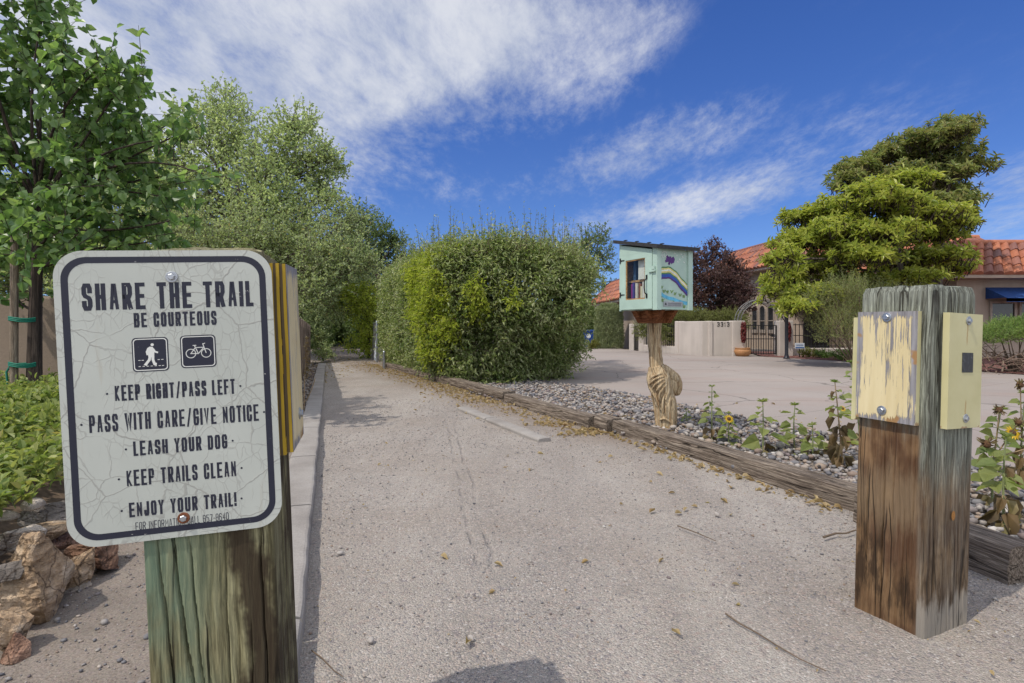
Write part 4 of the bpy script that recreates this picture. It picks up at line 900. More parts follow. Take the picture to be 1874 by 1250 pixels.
# books behind the glass
def book(x, y, z, w_, d_, h, col, label, lean=0, flat=False):
    mb = MB(); m1 = plain('book_cover_%d' % int(sum(col)*997), col, .45); m2 = plain('paper', (.62, .57, .47), .8)
    mb.box(0, .002, 0, d_, 0, h); mb.box(w_-.002, w_, 0, d_, 0, h); mb.box(.002, w_-.002, 0, .003, 0, h); mb.box(.002, w_-.002, .003, d_-.004, .003, h-.003, 1)
    o = mb.build('book', [m1, m2]); o.matrix_world = Matrix.Translation((base_l.x, base_l.y, 0)) @ Mb @ Matrix.Translation((x, y-.065, z)) @ Matrix.Rotation(R(lean), 4, 'Y')
    tag(o, label, 'book', 'books in the library box')
zl, zu = zb+.015, 1.263
for a in ((.095, .10, zl, .026, .15, .205, (.25, .04, .20), 'magenta-spined book at the left end of the lower shelf'), (.124, .09, zl, .024, .15, .215, (.06, .05, .20), 'dark blue book second from left on the lower shelf'), (.151, .10, zl, .02, .15, .20, (.40, .10, .28), 'pink book third from left on the lower shelf'),
          (.174, .08, zl, .028, .16, .205, (.55, .50, .40), 'wide cream book in the middle of the lower shelf'), (.205, .09, zl, .03, .15, .20, (.20, .075, .04), 'brown-spined book right of the wide cream one'), (.238, .08, zl, .022, .15, .175, (.60, .55, .36), 'short pale yellow book low on the lower shelf'), (.263, .08, zl, .028, .14, .21, (.64, .60, .52), 'tall off-white book near the door handle'), (.294, .09, zl, .024, .15, .19, (.07, .16, .12), 'dark green book behind the door handle'),
          (.10, .12, zu, .03, .13, .17, (.05, .09, .16), 'navy book on the left of the upper shelf'), (.135, .14, zu, .024, .13, .185, (.10, .11, .12), 'charcoal book leaning on the upper shelf', 5), (.20, .09, zu, .085, .12, .155, (.62, .60, .52), 'thick white book standing on the upper shelf'), (.29, .11, zu, .026, .13, .15, (.24, .10, .05), 'russet book at the right of the upper shelf')): book(*a)
# ------------------------------------------------------------------ left bed: mound, boulders, ground cover, stucco wall, fence
mx = lambda d: KX(d)-.80
rows = np.arange(.6, 6.2, .12); NC = 40; V = []
for d in rows:
    for i in range(NC+1):
        s_ = i/NC; x = mx(d)-.02-s_*3.6; V.append((x, d, .29*min(1, max(0, s_*3.6-.02)/.62)**.8+.015*math.sin(x*3+d*2)-.03-.02*max(0, d-3)))
V = np.array(V); V[:, 2] += fbm(V*[1, 1, 0], 3, 3)*.02*np.clip((V[:, 2])/.2, 0, 1)
b_ = (np.arange(len(rows)-1)[:, None]*(NC+1)+np.arange(NC)[None]).ravel()[:, None]
tag(npmesh('planting_bed', V, b_+np.array([0, NC+1, NC+2, 1]), plain('bed_soil', (.13, .09, .06), .95, scale=30, var=.35, bump=.6), smooth=True), kind='structure')
BM = [boulderm('ochre_rock', (.28, .175, .095), (.52, .37, .235), (.66, .54, .40)), boulderm('rust_rock', (.13, .068, .045), (.27, .155, .10), (.42, .28, .19)), boulderm('pale_rock', (.33, .275, .22), (.52, .45, .37), (.66, .60, .51)), boulderm('red_rock', (.24, .13, .09), (.38, .225, .155), (.50, .34, .25)), boulderm('grey_rock', (.14, .12, .105), (.27, .235, .205), (.40, .36, .32))]
def boulder(u, v, d, rx, rz, m, label, seed, ry=None, rot=0, tilt=0, n=11):
    r2 = np.random.default_rng(seed); bm = bmesh.new()
    pts_ = nrm(r2.normal(size=(n, 3)))*r2.uniform(.86, 1.08, (n, 1)); ry = ry or rx
    for p in pts_: bm.verts.new(p)
    bmesh.ops.convex_hull(bm, input=bm.verts[:])
    for v_ in [v_ for v_ in bm.verts if not v_.link_faces]: bm.verts.remove(v_)
    bmesh.ops.bevel(bm, geom=bm.edges[:], offset=.03, segments=1, affect='EDGES')
    bmesh.ops.triangulate(bm, faces=bm.faces[:])
    for _ in range(5): bmesh.ops.subdivide_edges(bm, edges=[e for e in bm.edges if e.calc_length() > .085], cuts=1); bmesh.ops.triangulate(bm, faces=[f for f in bm.faces if len(f.verts) > 3])
    bm.normal_update(); co = np.array([v_.co for v_ in bm.verts]); no = np.array([v_.normal for v_ in bm.verts])
    stp = np.abs(((co@nrm(r2.normal(size=3)))*3.1+fbm(co+seed, 1.2, 2)*.35) % 1-.5); co = co+no*(fbm(co*1.0+seed, 2.2, 4)*.04+fbm(co*3+seed, 4.0, 2)*.022-np.clip(.10-stp, 0, 1)*.55)[:, None]
    sc_ = np.array([rx, ry, rz])*d/F; co = co*sc_
    for v_, c in zip(bm.verts, co): v_.co = c
    me = bpy.data.meshes.new('boulder'); bm.to_mesh(me); bm.free()
    o = link('boulder', me, BM[m]); o.location = P(u, v, d); o.rotation_euler = (R(tilt), R(rot), R(seed*37))
    me.update(); tag(o, label, 'rock', 'boulders edging the planting bed'); return o
boulder(60, 1066, 1.70, 90, 96, 0, 'largest ochre boulder with a lit square face, left of the sign foot', 3, 70, 8)
boulder(130, 1042, 1.88, 42, 68, 0, 'upright rusty wedge between the ochre boulder and the dark one', 5, 45, -12)
boulder(176, 1020, 2.02, 66, 42, 1, 'dark red-brown boulder just below the sign corner', 8, 50, 6)
boulder(140, 1104, 1.84, 46, 40, 2, 'pale low rock in front of the rusty wedge', 12, 35, -25)
boulder(106, 1142, 1.78, 42, 30, 2, 'flat tan rock half sunk below the ochre boulder', 14, 30)
boulder(8, 1150, 1.50, 40, 60, 0, 'ochre rock cut off by the left edge of the picture', 21, 40, 10)
boulder(28, 1192, 1.48, 34, 38, 3, 'reddish slab leaning at the very bottom left', 23, 26, 35)
boulder(60, 972, 2.05, 78, 24, 0, 'flat brown slab on top of the boulders', 27, 60, -4)
boulder(110, 946, 2.2, 66, 32, 4, 'grey rough slab at the edge of the green plants', 31, 60, 3)
boulder(30, 996, 1.85, 70, 30, 2, 'pale wedge lying on the largest boulder', 33, 50, -10)
boulder(96, 1000, 2.1, 50, 30, 3, 'orange slanting rock behind the rusty wedge', 35, 45, -25)
boulder(222, 992, 2.3, 40, 24, 1, 'small dark rock between the sign and the green post', 39, 36, -8)
boulder(252, 975, 2.7, 38, 24, 3, 'small rust-coloured rock behind the green post', 41, 34, 8)
boulder(20, 1040, 1.62, 34, 26, 4, 'grey rock tucked left of the largest boulder', 45, 34, 0)
boulder(-60, 1080, 1.7, 70, 90, 4, 'grey boulder beyond the left edge of the picture', 47, 60, 0)
for u, v, d, r, lb in ((62, 922, 2.0, 22, 'smooth pale cobble with a dark chip lying by the plants'), (12, 943, 1.95, 18, 'smooth white cobble at the left edge under the plants')):
    Vs, Fs = stones(np.zeros((1, 3)), np.array([r*d/F]), .5, 4, 1); o = npmesh('cobble', Vs, Fs, BM[2], smooth=True); o.location = P(u, v, d); tag(o, lb, 'rock')
mintleaf = leafmat('ground_cover_leaf', [(.110, .165, .050), (.176, .242, .066), (.264, .319, .094), (.363, .385, .132), (.143, .209, .055), (.396, .330, .132)], .5, .3)
pl = Plant(); n = 2600
q = rng.uniform([-5.2, 1.5], [-1.3, 5.2], (n*3, 2)); q = q[(q[:, 0] < mx(q[:, 1])-.20) & (q[:, 0]/q[:, 1] > -1.25)][:n]
hz_ = np.interp(q[:, 1], [1.7, 2.3, 3.4, 5], [.10, .22, .30, .30])*(.75+.35*fbm(np.c_[q, q[:, 0]*0], 2.2, 3)); hz_ = hz_.clip(.06, .5)
p0 = np.c_[q, np.full(len(q), .24)-.02*np.maximum(0, q[:, 1]-3)]
pl.sprigs(p0, rdir(len(q))*[.5, .5, .2]+[0, 0, 1], hz_, 12, .042, .028, up=.75, spread=1.0, tw=.002, t0=.15)
o = pl.build(None, mintleaf, plain('green_stem', (.12, .17, .05), .7), 'ground_cover', 'ground_cover_stems')
tag(o, 'low green leafy ground cover filling the bed behind the boulders', 'ground cover', kind='stuff')
st_ = bpy.data.objects.get('ground_cover_stems'); st_.parent = o; st_['kind'] = 'stuff'
stl = stucco('brown_stucco', (.235, .185, .140))
gw = MB(); gw.box(-9, -2.55, 5.55, 5.75, -.1, 1.19, b=.03)
tag(gw.build('stucco_wall', stl), 'plain brown stucco garden wall behind the staked young tree', 'wall')
rootF = thing('wooden_fence', 'brown board fence running along the left side of the trail', 'fence', (-2.35, 5.6, 0))
fp = [(-2.36+(-5.10+2.36)*k/12, 5.5+(13.6-5.5)*k/12) for k in range(13)]
for k in range(12):
    a, b_ = Vector((*fp[k], 0)), Vector((*fp[k+1], 0)); M = Matrix.Translation(a-Vector((-2.35, 5.6, 0))) @ Matrix.Rotation(math.atan2((b_-a).y, (b_-a).x), 4, 'Z'); L = (b_-a).length; h_ = 1.06-.015*k
    mb = MB(); nb = 5
    for j in range(nb): mb.box(j*L/nb+.002, (j+1)*L/nb-.004, -.012+.004*(j % 2), .012+.004*(j % 2), 0, h_+rng.normal(0, .012), 0, M)
    mb.build('fence_panel', fencem, rootF)
    mb = MB(); mb.box(-.045, .045, -.10, -.013, -.05, h_+.02, 0, M, b=.008); mb.build('fence_post', fencem, rootF)
# ------------------------------------------------------------------ the hedge
hedge_m = leafmat('hedge_leaf', [(.10, .16, .045), (.15, .215, .06), (.22, .28, .10), (.32, .37, .17), (.42, .45, .25), (.52, .53, .36)], .34, .28, .5)
vine_m = leafmat('creeper_leaf', [(.22, .30, .04), (.33, .395, .055), (.43, .455, .09), (.27, .345, .045)], .45, .4)
HP = np.array([(-3.12, 13.0), (-1.22, 8.40), (-.80, 7.90), (-.1, 7.80), (.85, 8.45), (1.27, 9.2), (1.55, 13.4)])
seg = np.diff(HP, axis=0); sl_ = np.linalg.norm(seg, axis=1); cum = np.r_[0, np.cumsum(sl_)]; vis_end = cum[5]
hc = np.array([-.4, 11.2])
def hedge_pts(n, zmax=2.15, s0=0, s1=None, full=False):
    s1 = s1 or cum[-1]
    s = rng.uniform(s0, s1, n); i = np.clip(np.searchsorted(cum, s)-1, 0, len(sl_)-1); f = ((s-cum[i])/sl_[i])[:, None]
    p = HP[i]+seg[i]*f; nn = np.c_[seg[i][:, 1], -seg[i][:, 0]]/sl_[i][:, None]; nn = nn*np.sign(((p-hc)*nn).sum(1))[:, None]
    z = zmax*rng.random(n)**.9
    nx_, ny_ = nn[:, 0], nn[:, 1]
    lum = fbm(np.c_[p*1.0, z], 1.5, 3)*np.where(s < cum[1], .08, .34)
    tuck = np.where(s > cum[2], np.clip((1.0-z)/.8, 0, 1)*.36, np.clip((.4-z)/.4, 0, 1)*.12)+np.clip((z-(zmax-.35))/.35, 0, 1)**2*.28
    q = np.c_[p+nn*(lum-tuck)[:, None], z]
    ok = (fbm(np.c_[p, z], 3.4, 2)+rng.normal(0, .25, n) > -.42) | (s < cum[1]) | full; q, nn, s = q[ok], nn[ok], s[ok]; n = len(q)
    return q, np.c_[nn, np.zeros(n)], s
rootH = thing('hedge', 'big boxy shrub hedge with pale flecked leaves between the trail and the driveway', 'hedge', (-.6, 9.6, 0)); hb = np.array([-.6, 9.6, 0])
pl = Plant()
q, nn, s = hedge_pts(9500, 2.15, 0, cum[5]); q2, nn2, s2 = hedge_pts(900, 2.15, cum[5]); q, nn = np.r_[q, q2], np.r_[nn, nn2]
pl.sprigs(q-hb-nn*.20, nn*.75+rdir(len(q))*.65+[0, 0, .25], rng.uniform(.16, .36, len(q)), 9, .064, .029, shape='lance', up=.72, spread=1.0, tw=.003, grav=.25)
q, nn, s = hedge_pts(4600, 2.0, 0, cum[5]+1, True)
pl.sprigs(q-hb-nn*rng.uniform(.25, .7, len(q))[:, None], rdir(len(q))+[0, 0, .3], .35, 8, .085, .045, shape='lance', up=.5, spread=1.0, tw=.004, grav=.2)
# flat clipped top
tp = rng.uniform([-3.2, 7.9], [1.6, 13.2], (3200, 2)); tp = tp[inpoly(tp, HP)]
pl.sprigs(np.c_[tp, np.full(len(tp), 1.98)+.10*fbm(np.c_[tp, tp[:, 0]*0], 1.6, 3)]-hb, rdir(len(tp))*.8+[0, 0, .7], rng.uniform(.15, .5, len(tp)), 8, .060, .026, shape='lance', up=.5, spread=1, tw=.003)
# long unclipped shoots
tp = rng.uniform([-2.6, 7.9], [1.5, 12], (760, 2)); tp = tp[inpoly(tp, HP)]; cl = fbm(np.c_[tp, tp[:, 0]*0], 1.9, 2); tp = tp[cl > -.35][:420]
hh = rng.uniform(.25, .72, len(tp))
pl.sprigs(np.c_[tp, np.full(len(tp), 2.02)]-hb, rdir(len(tp))*.20+[0, 0, 1], hh, 14, .040, .016, shape='lance', up=.3, spread=.8, tw=.004, t0=.05)
pl.build(rootH, hedge_m, twigm)
mb = MB()
for k in range(46):
    bx_ = Vector((rng.uniform(-.45, .55), rng.uniform(8.8, 10.5), 0)); e = Vector((bx_.x+rng.normal(0, .3), bx_.y-rng.uniform(-.2, .7), rng.uniform(.6, 1.7)))
    limb(mb, bx_-Vector(hb), e-Vector(hb), .024, .005, .10, 7, 5)
mb.build('stems', barkm, rootH)
rootV = thing('creeper_vine', 'yellow-green creeper climbing over the near corner of the big hedge', 'vine', (-.95, 8.2, 0)); vb = np.array([-.95, 8.2, 0])
q, nn, s = hedge_pts(6500, 2.15, cum[0]+2.6, cum[3]+.5); z = q[:, 2]
m_ = fbm(np.c_[s*1.0, z*.5, z*0], 2.0, 3)+np.clip((z-.85)/.7, -1.2, .5)*1.0-.62*np.abs(s-cum[1]-.2)+.04
q, nn = q[m_ > -.02], nn[m_ > -.02]
pl = Plant(); pl.sprigs(q-vb+nn*.03, nn*.5+rdir(len(q))*.6+[0, 0, -.3], .2, 6, .060, .028, up=.5, spread=1.0, tw=.002, grav=.3); pl.build(rootV, vine_m, twigm)
# chain-link fence end beside the hedge
rootC = thing('chain_link_fence', 'grey chain-link fence end with a steel post at the far end of the hedge', 'fence', (*G(690, 664)[:2], 0))
mb = MB(); mb.tube([(0, 0, 0), (0, 0, 1.0)], .03, 10); mb.lathe([(0, 1.04), (.03, 1.03), (.036, 1.0), (.036, .98)], 10); mb.build('fence_post', steel, rootC)
mb = MB(); fd = Vector((-.4, 1.15, 0)).normalized()
for sgn in (1, -1):
    for k in range(-16, 46):
        a0 = k*.07; pts_ = []
        for zz in (0.03, .95):
            u_ = a0+sgn*zz*.8; pts_.append((u_, zz))
        (u0, z0), (u1, z1) = pts_
        lo, hi = 0, 1.5
        if min(u0, u1) < lo or max(u0, u1) > hi: continue
        mb.tube([fd*u0+Vector((.01*sgn, 0, z0)), fd*u1+Vector((.01*sgn, 0, z1))], .004, 3, cap=False)
mb.build('mesh_wire', steel, rootC)
mb = MB(); mb.tube([Vector((0, 0, .97)), fd*1.5+Vector((0, 0, .97))], .02, 8); mb.build('top_rail', steel, rootC)
mb = MB(); mb.tube([(0, 0, -.02), (0, 0, .36)], .028, 10); mb.lathe([(0, .385), (.03, .375), (.03, .35)], 10); o = mb.build('stub_post', steel); o.location = (*G(703, 676)[:2], 0); tag(o, 'short grey steel stub post at the foot of the hedge', 'post')
# ------------------------------------------------------------------ trees on the left and beyond
pear_m = leafmat('pear_leaf', [(.076, .143, .050), (.110, .202, .067), (.168, .277, .093), (.260, .370, .143), (.125, .211, .076), (.336, .437, .168)], .34, .32, .5)
pear = px_blobs([(80, 25, 55), (30, 110, 85), (115, 120, 80), (185, 120, 55), (240, 130, 42), (70, 225, 110), (165, 220, 85), (245, 190, 48), (235, 250, 60), (318, 222, 22, 30), (295, 255, 36), (40, 340, 115), (150, 325, 100), (235, 305, 60), (315, 322, 34, 14), (372, 318, 36, 12), (90, 425, 105, 65), (195, 410, 75), (268, 395, 55), (305, 362, 36), (345, 395, 24, 14), (15, 470, 60, 40), (-90, 150, 130), (-90, 330, 150), (70, -70, 90), (-40, -80, 110), (200, 455, 60, 30), (290, 440, 40, 22), (340, 240, 14, 12), (30, 545, 30, 20), (100, 480, 50, 22)], 4.5, dj=.45)
tree('young_tree', 'young broad-leaved tree with glossy dark green leaves tied to a stake behind the sign', None, (P(62, 735, 4.55).x, 4.55, .15), pear, P(72, 380, 4.55), .062, pear_m, barkd, 38, .34, 9, .078, .060, shape='heart', up=.45, spread=1.0, droop=.2, tw=.004, grav=.45, limb_r=.26, inner=.3)
tx, ty = P(62, 735, 4.55).x, 4.55
mb = MB(); mb.tube([(0, 0, -.1), (.005, 0, 1.5)], [.028, .027], 10); o = mb.build('tree_stake', stakem); o.location = (tx-.085, ty-.09, .15); tag(o, 'pale round wooden stake standing against the young tree trunk', 'stake')
tiem = plain('green_tie', (.012, .17, .11), .6)
for zz, lb, tail in ((.79, 'upper green plastic tie round the tree and stake', 0), (.42, 'lower green plastic tie with a loose hanging end', 1)):
    mb = MB(); el_ = [(-.04+.095*math.cos(R(k*20)), -.045+.085*math.sin(R(k*20)), .008*math.sin(R(k*40))) for k in range(19)]
    for dz in (-.012, 0, .012): mb.tube([(x, y, z+dz) for x, y, z in el_], .007, 6)
    if tail: mb.tube([(-.13, -.06, 0), (-.15, -.08, -.06), (-.145, -.075, -.15), (-.155, -.08, -.24)], .008, 6)
    o = mb.build('tree_tie', tiem); o.location = (tx, ty-.005, .15+zz); tag(o, lb, 'tie')
cott_m = leafmat('cottonwood_leaf', [(.209, .274, .137), (.290, .362, .185), (.378, .451, .241), (.499, .555, .338), (.258, .322, .161)], .42, .38)
cott = px_blobs([(405, 195, 48), (350, 228, 48), (310, 285, 60), (432, 245, 62), (535, 232, 44), (565, 225, 28), (562, 285, 56), (500, 300, 70), (600, 292, 36), (622, 305, 20), (405, 325, 90), (485, 375, 80), (590, 335, 42), (560, 385, 55), (320, 375, 85), (260, 330, 70), (400, 430, 90), (300, 450, 80), (500, 440, 70), (230, 420, 80), (605, 365, 30), (180, 300, 90), (110, 420, 110), (20, 440, 120), (-80, 400, 130), (60, 500, 80), (-40, 520, 80), (150, 500, 70)], 16.5, dj=1.2)
tree('cottonwood_tree', 'tall airy grey-green cottonwood rising behind the young tree', 'trees beyond the trail', (*P(440, 598, 16.5)[:2], 0), cott, P(440, 400, 16.5), .28, cott_m, barkm, 33, .5, 9, .088, .068, up=.4, spread=1.1, tw=.008, forks=3, limb_r=.24)
elm_m = leafmat('elm_leaf', [(.171, .240, .120), (.256, .325, .163), (.350, .411, .223), (.479, .531, .325), (.205, .274, .137), (.427, .342, .171)], .42, .34)
elm = px_blobs([(470, 430, 60), (560, 420, 60), (625, 420, 45), (520, 480, 70), (600, 490, 60), (650, 470, 40), (660, 520, 35), (560, 540, 50), (610, 560, 40), (430, 480, 60), (370, 440, 70), (460, 540, 60), (640, 400, 36), (320, 420, 60), (680, 480, 26), (590, 455, 50)], 14.6, dj=1.0)
tree('elm_tree', 'bushy mid-green tree leaning over the trail beyond the fence', 'trees beyond the trail', (*P(480, 598, 15)[:2], 0), elm, P(490, 500, 14.8), .18, elm_m, barkm, 40, .48, 10, .078, .045, up=.4, spread=1.1, tw=.006, forks=3, limb_r=.25)
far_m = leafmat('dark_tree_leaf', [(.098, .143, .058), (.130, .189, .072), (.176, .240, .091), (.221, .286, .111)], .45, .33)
d1 = px_blobs([(655, 400, 34), (690, 425, 36), (660, 450, 45), (700, 470, 40), (725, 440, 22), (640, 480, 50), (705, 520, 40), (740, 470, 26), (650, 520, 40), (760, 500, 40)], 24, dj=1.5)
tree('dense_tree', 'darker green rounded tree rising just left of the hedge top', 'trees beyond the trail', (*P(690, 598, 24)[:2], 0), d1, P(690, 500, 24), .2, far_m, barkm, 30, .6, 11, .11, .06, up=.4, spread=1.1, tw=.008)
thk = px_blobs([(480, 500, 60, 60, 25), (520, 490, 60, 60, 25), (545, 470, 50, 50, 25), (500, 500, 60, 60, 28.5), (555, 480, 50, 50, 28), (560, 560, 40, 40, 25), (585, 500, 36, 34, 26), (600, 540, 26, 22, 28), (640, 520, 40, 34, 28), (600, 500, 44, 26), (640, 495, 40, 24), (570, 490, 44, 26), (620, 465, 50, 24), (660, 480, 30, 22)], 18.5, dj=1.5)  # taller blobs hidden behind the elm are added to shade the far trail
for d, us in ((17, ((548, 560, 34), (560, 610, 26), (545, 610, 30))), (21, ((560, 540, 40), (575, 590, 30), (600, 520, 40))), (26, ((590, 560, 34), (585, 600, 22), (620, 530, 34), (650, 540, 30)))):
    for u, v, r in us: thk += px_blobs([(u, v, r)], d)
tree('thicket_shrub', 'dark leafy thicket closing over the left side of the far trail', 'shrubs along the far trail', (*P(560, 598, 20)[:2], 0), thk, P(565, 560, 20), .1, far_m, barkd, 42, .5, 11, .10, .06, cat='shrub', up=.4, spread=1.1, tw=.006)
th2 = []
for d, us in ((27, ((655, 560, 30), (668, 600, 26), (650, 520, 30))), (31, ((625, 590, 34, 30, 24.5), (600, 600, 20, 20, 23), (655, 598, 22, 26, 23), (612, 612, 16, 14, 24.5), (632, 610, 18, 16, 25), (650, 615, 14, 14, 24), (592, 618, 12, 12, 23.5), (618, 625, 9, 8, 25), (636, 624, 9, 9, 25), (640, 560, 34), (655, 600, 24), (605, 590, 26), (630, 620, 16), (610, 612, 14), (648, 616, 12)))):
    for bb in us: th2 += px_blobs([bb], d)
th2 += px_blobs([(570, 632, 16), (590, 634, 12), (600, 630, 12, 10, 23), (648, 632, 12), (662, 632, 14), (640, 628, 9, 10, 24)], 22.0, dj=.6)
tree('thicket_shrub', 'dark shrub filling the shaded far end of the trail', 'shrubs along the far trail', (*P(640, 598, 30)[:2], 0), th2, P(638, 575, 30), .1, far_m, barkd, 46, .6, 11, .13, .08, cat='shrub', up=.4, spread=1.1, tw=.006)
arch = px_blobs([(640, 545, 26), (665, 540, 28), (680, 560, 26), (672, 590, 26), (665, 615, 22), (682, 625, 18), (668, 640, 16), (690, 600, 22), (650, 570, 18), (640, 632, 14)], 14.6, dj=.4)
tree('vine_covered_shrub', 'bright yellow-green vine-covered shrub hanging over the right of the trail', 'shrubs along the far trail', (*G(676, 657)[:2], 0), arch, P(676, 590, 14.7), .05, vine_m, barkd, 80, .35, 10, .07, .04, cat='shrub', up=.45, spread=1.1, tw=.004, grav=.3)
lb_ = px_blobs([(598, 640, 16, 14, 13.2), (588, 648, 12, 10, 13), (590, 640, 16, 14), (600, 648, 13, 10), (583, 625, 16), (578, 600, 18), (572, 580, 18), (590, 610, 14)], 13.6)
tree('trailside_bush', 'low grey-green bush at the end of the fence on the left of the trail', 'shrubs along the far trail', (*G(592, 660)[:2], 0), lb_, P(590, 630, 13.6), .03, elm_m, barkd, 110, .25, 10, .055, .03, cat='shrub', up=.45, spread=1.1, tw=.003)
pl = Plant(); n = 2600; xs = rng.uniform(-55, 12, n); ys = 46+rng.uniform(-3, 6, n)+.08*np.abs(xs)
zt_ = 2.2+1.6*fbm(np.c_[xs*.25, ys*.2, xs*0], 1, 3)-np.clip(xs, 0, 12)*.06; zs = rng.random(n)**.7*np.maximum(zt_, .8)
pl.sprigs(np.c_[xs, ys, zs], rdir(n)+[0, -.3, .4], 1.2, 10, .42, .26, up=.4, spread=1.1, tw=0)
o = pl.build(None, far_m, barkd, 'far_wood'); tag(o, 'far wood closing the view beyond the trail and driveway', 'wood', kind='stuff')
bt = px_blobs([(1075, 440, 26), (1100, 430, 20), (1065, 470, 28), (1100, 465, 26), (1115, 490, 14), (1075, 500, 28), (1050, 460, 20), (1045, 500, 30), (1110, 520, 14)], 31, dj=1)
tree('distant_tree', 'thin blue-green tree standing behind the hedge and left of the book box', 'trees beyond the driveway', (*P(1080, 598, 31)[:2], 0), bt, P(1080, 510, 31), .16, far_m, barkm, 20, .6, 8, .12, .07, up=.4, spread=1.1, tw=.012, forks=2)
# ------------------------------------------------------------------ the houses
wallm = stucco('house_stucco', (.40, .325, .26)); wallp = stucco('courtyard_stucco', (.53, .475, .425))
def f_tile(t):
    r = t.rnd(); o = t.obj(); n = t.noise(o, 7, 5)
    c = t.ramp(r, [(0, (.36, .125, .062)), (.3, (.42, .155, .08)), (.5, (.28, .09, .052)), (.64, (.38, .14, .075)), (.76, (.16, .075, .066)), (.9, (.26, .105, .072)), (1, (.12, .065, .065))])
    c = t.mix(.5, c, t.ramp(n, [(.3, .65), (.7, 1.2)]), 'MULTIPLY')
    return pr(t, c, .65, t.bump(n, .2, .01), spec=.35)
tilem = mat('roof_tile', f_tile)
def offs(poly, dd):
    n = len(poly); out = []
    for i in range(n):
        a, b_, c = (Vector(poly[j % n]) for j in (i-1, i, i+1)); d1 = (b_-a).normalized(); d2 = (c-b_).normalized()
        n1 = Vector((d1.y, -d1.x)); n2 = Vector((d2.y, -d2.x)); m_ = (n1+n2).normalized(); k = dd/max(.4, m_.dot(n1)); out.append(b_+m_*k)
    return out
def roof_skirt(foot, ze, zt2, out_, in_, parent, tsegs, rows=4, tw=.27):
    eo, to = offs(foot, out_), offs(foot, -in_); n = len(foot)
    mb = MB(); vs = [(p.x, p.y, ze) for p in eo]+[(p.x, p.y, zt2) for p in to]+[(p.x, p.y, ze-.10) for p in eo]
    fs = [(i, (i+1) % n, n+(i+1) % n, n+i) for i in range(n)]+[tuple(range(n, 2*n))]+[(2*n+i, 2*n+(i+1) % n, (i+1) % n, i) for i in range(n)]+[tuple(2*n+i for i in range(n))[::-1]]
    mb.add(vs, fs, 1)
    for i in tsegs:
        A, B_ = Vector((*eo[i], ze)), Vector((*eo[(i+1) % n], ze)); D, C_ = Vector((*to[i], zt2)), Vector((*to[(i+1) % n], zt2))
        L = (B_-A).length; cols = max(1, round(L/tw)); nn = (B_-A).cross(D-A).normalized()
        if nn.z < 0: nn = -nn
        for r in range(rows):
            for c in range(cols):
                def pt(s_, t_, h): p = A.lerp(B_, s_).lerp(D.lerp(C_, s_), t_); return p+nn*h
                t0, t1 = r/rows-.015, (r+1)/rows+.02; K = 5; vs = []
                for t_, lift in ((t0, .045), (t1, .012)):
                    for k in range(K+1):
                        x = k/K; vs.append(pt((c+x*.98+.01)/cols, t_, lift+.085*math.sin(math.pi*x)))
                fs = [(k, k+1, K+2+k, K+1+k) for k in range(K)]
                low = [pt((c+k/K*.98+.01)/cols, t0, .0) for k in range(K+1)]
                vs += low; fs += [(2*K+2+k, 2*K+3+k, k+1, k) for k in range(K)]
                mb.add(vs, fs, 0, smooth=False)
        mb.tube([Vector((*to[i], zt2+.04)), Vector((*to[(i+1) % n], zt2+.04))], .09, 8)
        if i+1 in tsegs or i-1 in tsegs: mb.tube([Vector((*eo[i], ze+.05)), Vector((*to[i], zt2+.06))], .09, 8)
    return mb.build('roof', [tilem, wallm], parent)
def arched(w_, h, n=10): return [(-w_/2, 0), (w_/2, 0)]+[(w_/2*math.cos(R(k*180/n)), h-w_/2+w_/2*math.sin(R(k*180/n))) for k in range(n+1)]
def window(parent, M, outline, m_frame, bars=()):
    mb = MB(); xs = [p[0] for p in outline]; c = Vector((0, sum(p[1] for p in outline)/len(outline)))
    inn = [tuple(c+(Vector(p)-c)*.84) for p in outline]
    mb.ring(outline, inn, -.02, .05, 0, M)
    for bar in bars: ribbon(mb, bar, .03, .0, .04, 0, M)
    o = mb.build('window', m_frame, parent); mb = MB(); mb.plate(inn, -.005, .02, 0, M); mb.build('pane', winm, o); return o
def facing(p, d):                               # matrix whose x runs along d, y is up, z is out of the wall
    d = Vector(d).normalized(); up = Vector((0, 0, 1)); o = d.cross(up); return Matrix(((d.x, 0, o.x, p[0]), (d.y, 0, o.y, p[1]), (d.z, 1, o.z, p[2]), (0, 0, 0, 1)))
framem = plain('window_frame_paint', (.33, .28, .235), .6)
bluem = plain('blue_canvas', (.018, .062, .215), .7, var=.15)
rootM = thing('tiled_house', 'large tan stucco house with red barrel-tile roof, arched windows and blue awnings', 'house', (10.4, 20.6, 0))
RM = Vector((10.4, 20.6)); rel = lambda pts_: [(p[0]-RM.x, p[1]-RM.y) for p in pts_]
foot1 = rel([(10.9, 20.6), (18.5, 20.6), (18.5, 26), (9.85, 26), (10.30, 21.3), (10.42, 20.85), (10.62, 20.66)])
foot2 = rel([(12.45, 15.3), (26, 15.3), (26, 20.55), (12.45, 20.55)])
mb = MB(); mb.plate(foot1, -.2, 3.25); mb.plate(foot2, -.2, 2.34); mb.build('wall', wallm, rootM)
roof_skirt(foot1, 3.22, 4.30, .45, .5, rootM, [6, 0, 3, 4, 5], 4); roof_skirt(foot2, 2.30, 3.26, .55, .45, rootM, [3, 0], 4)
a_, b_ = Vector(foot1[4]), Vector(foot1[3]); dd_ = (a_-b_).normalized()
for k in range(3):
    f_ = .07+.125*k; p = a_.lerp(b_, f_)
    M = facing((p.x, p.y, .62), (dd_.x, dd_.y, 0)); window(rootM, M, arched(.46, 1.15), framem, [[(-.18, .5), (.18, .5)]])
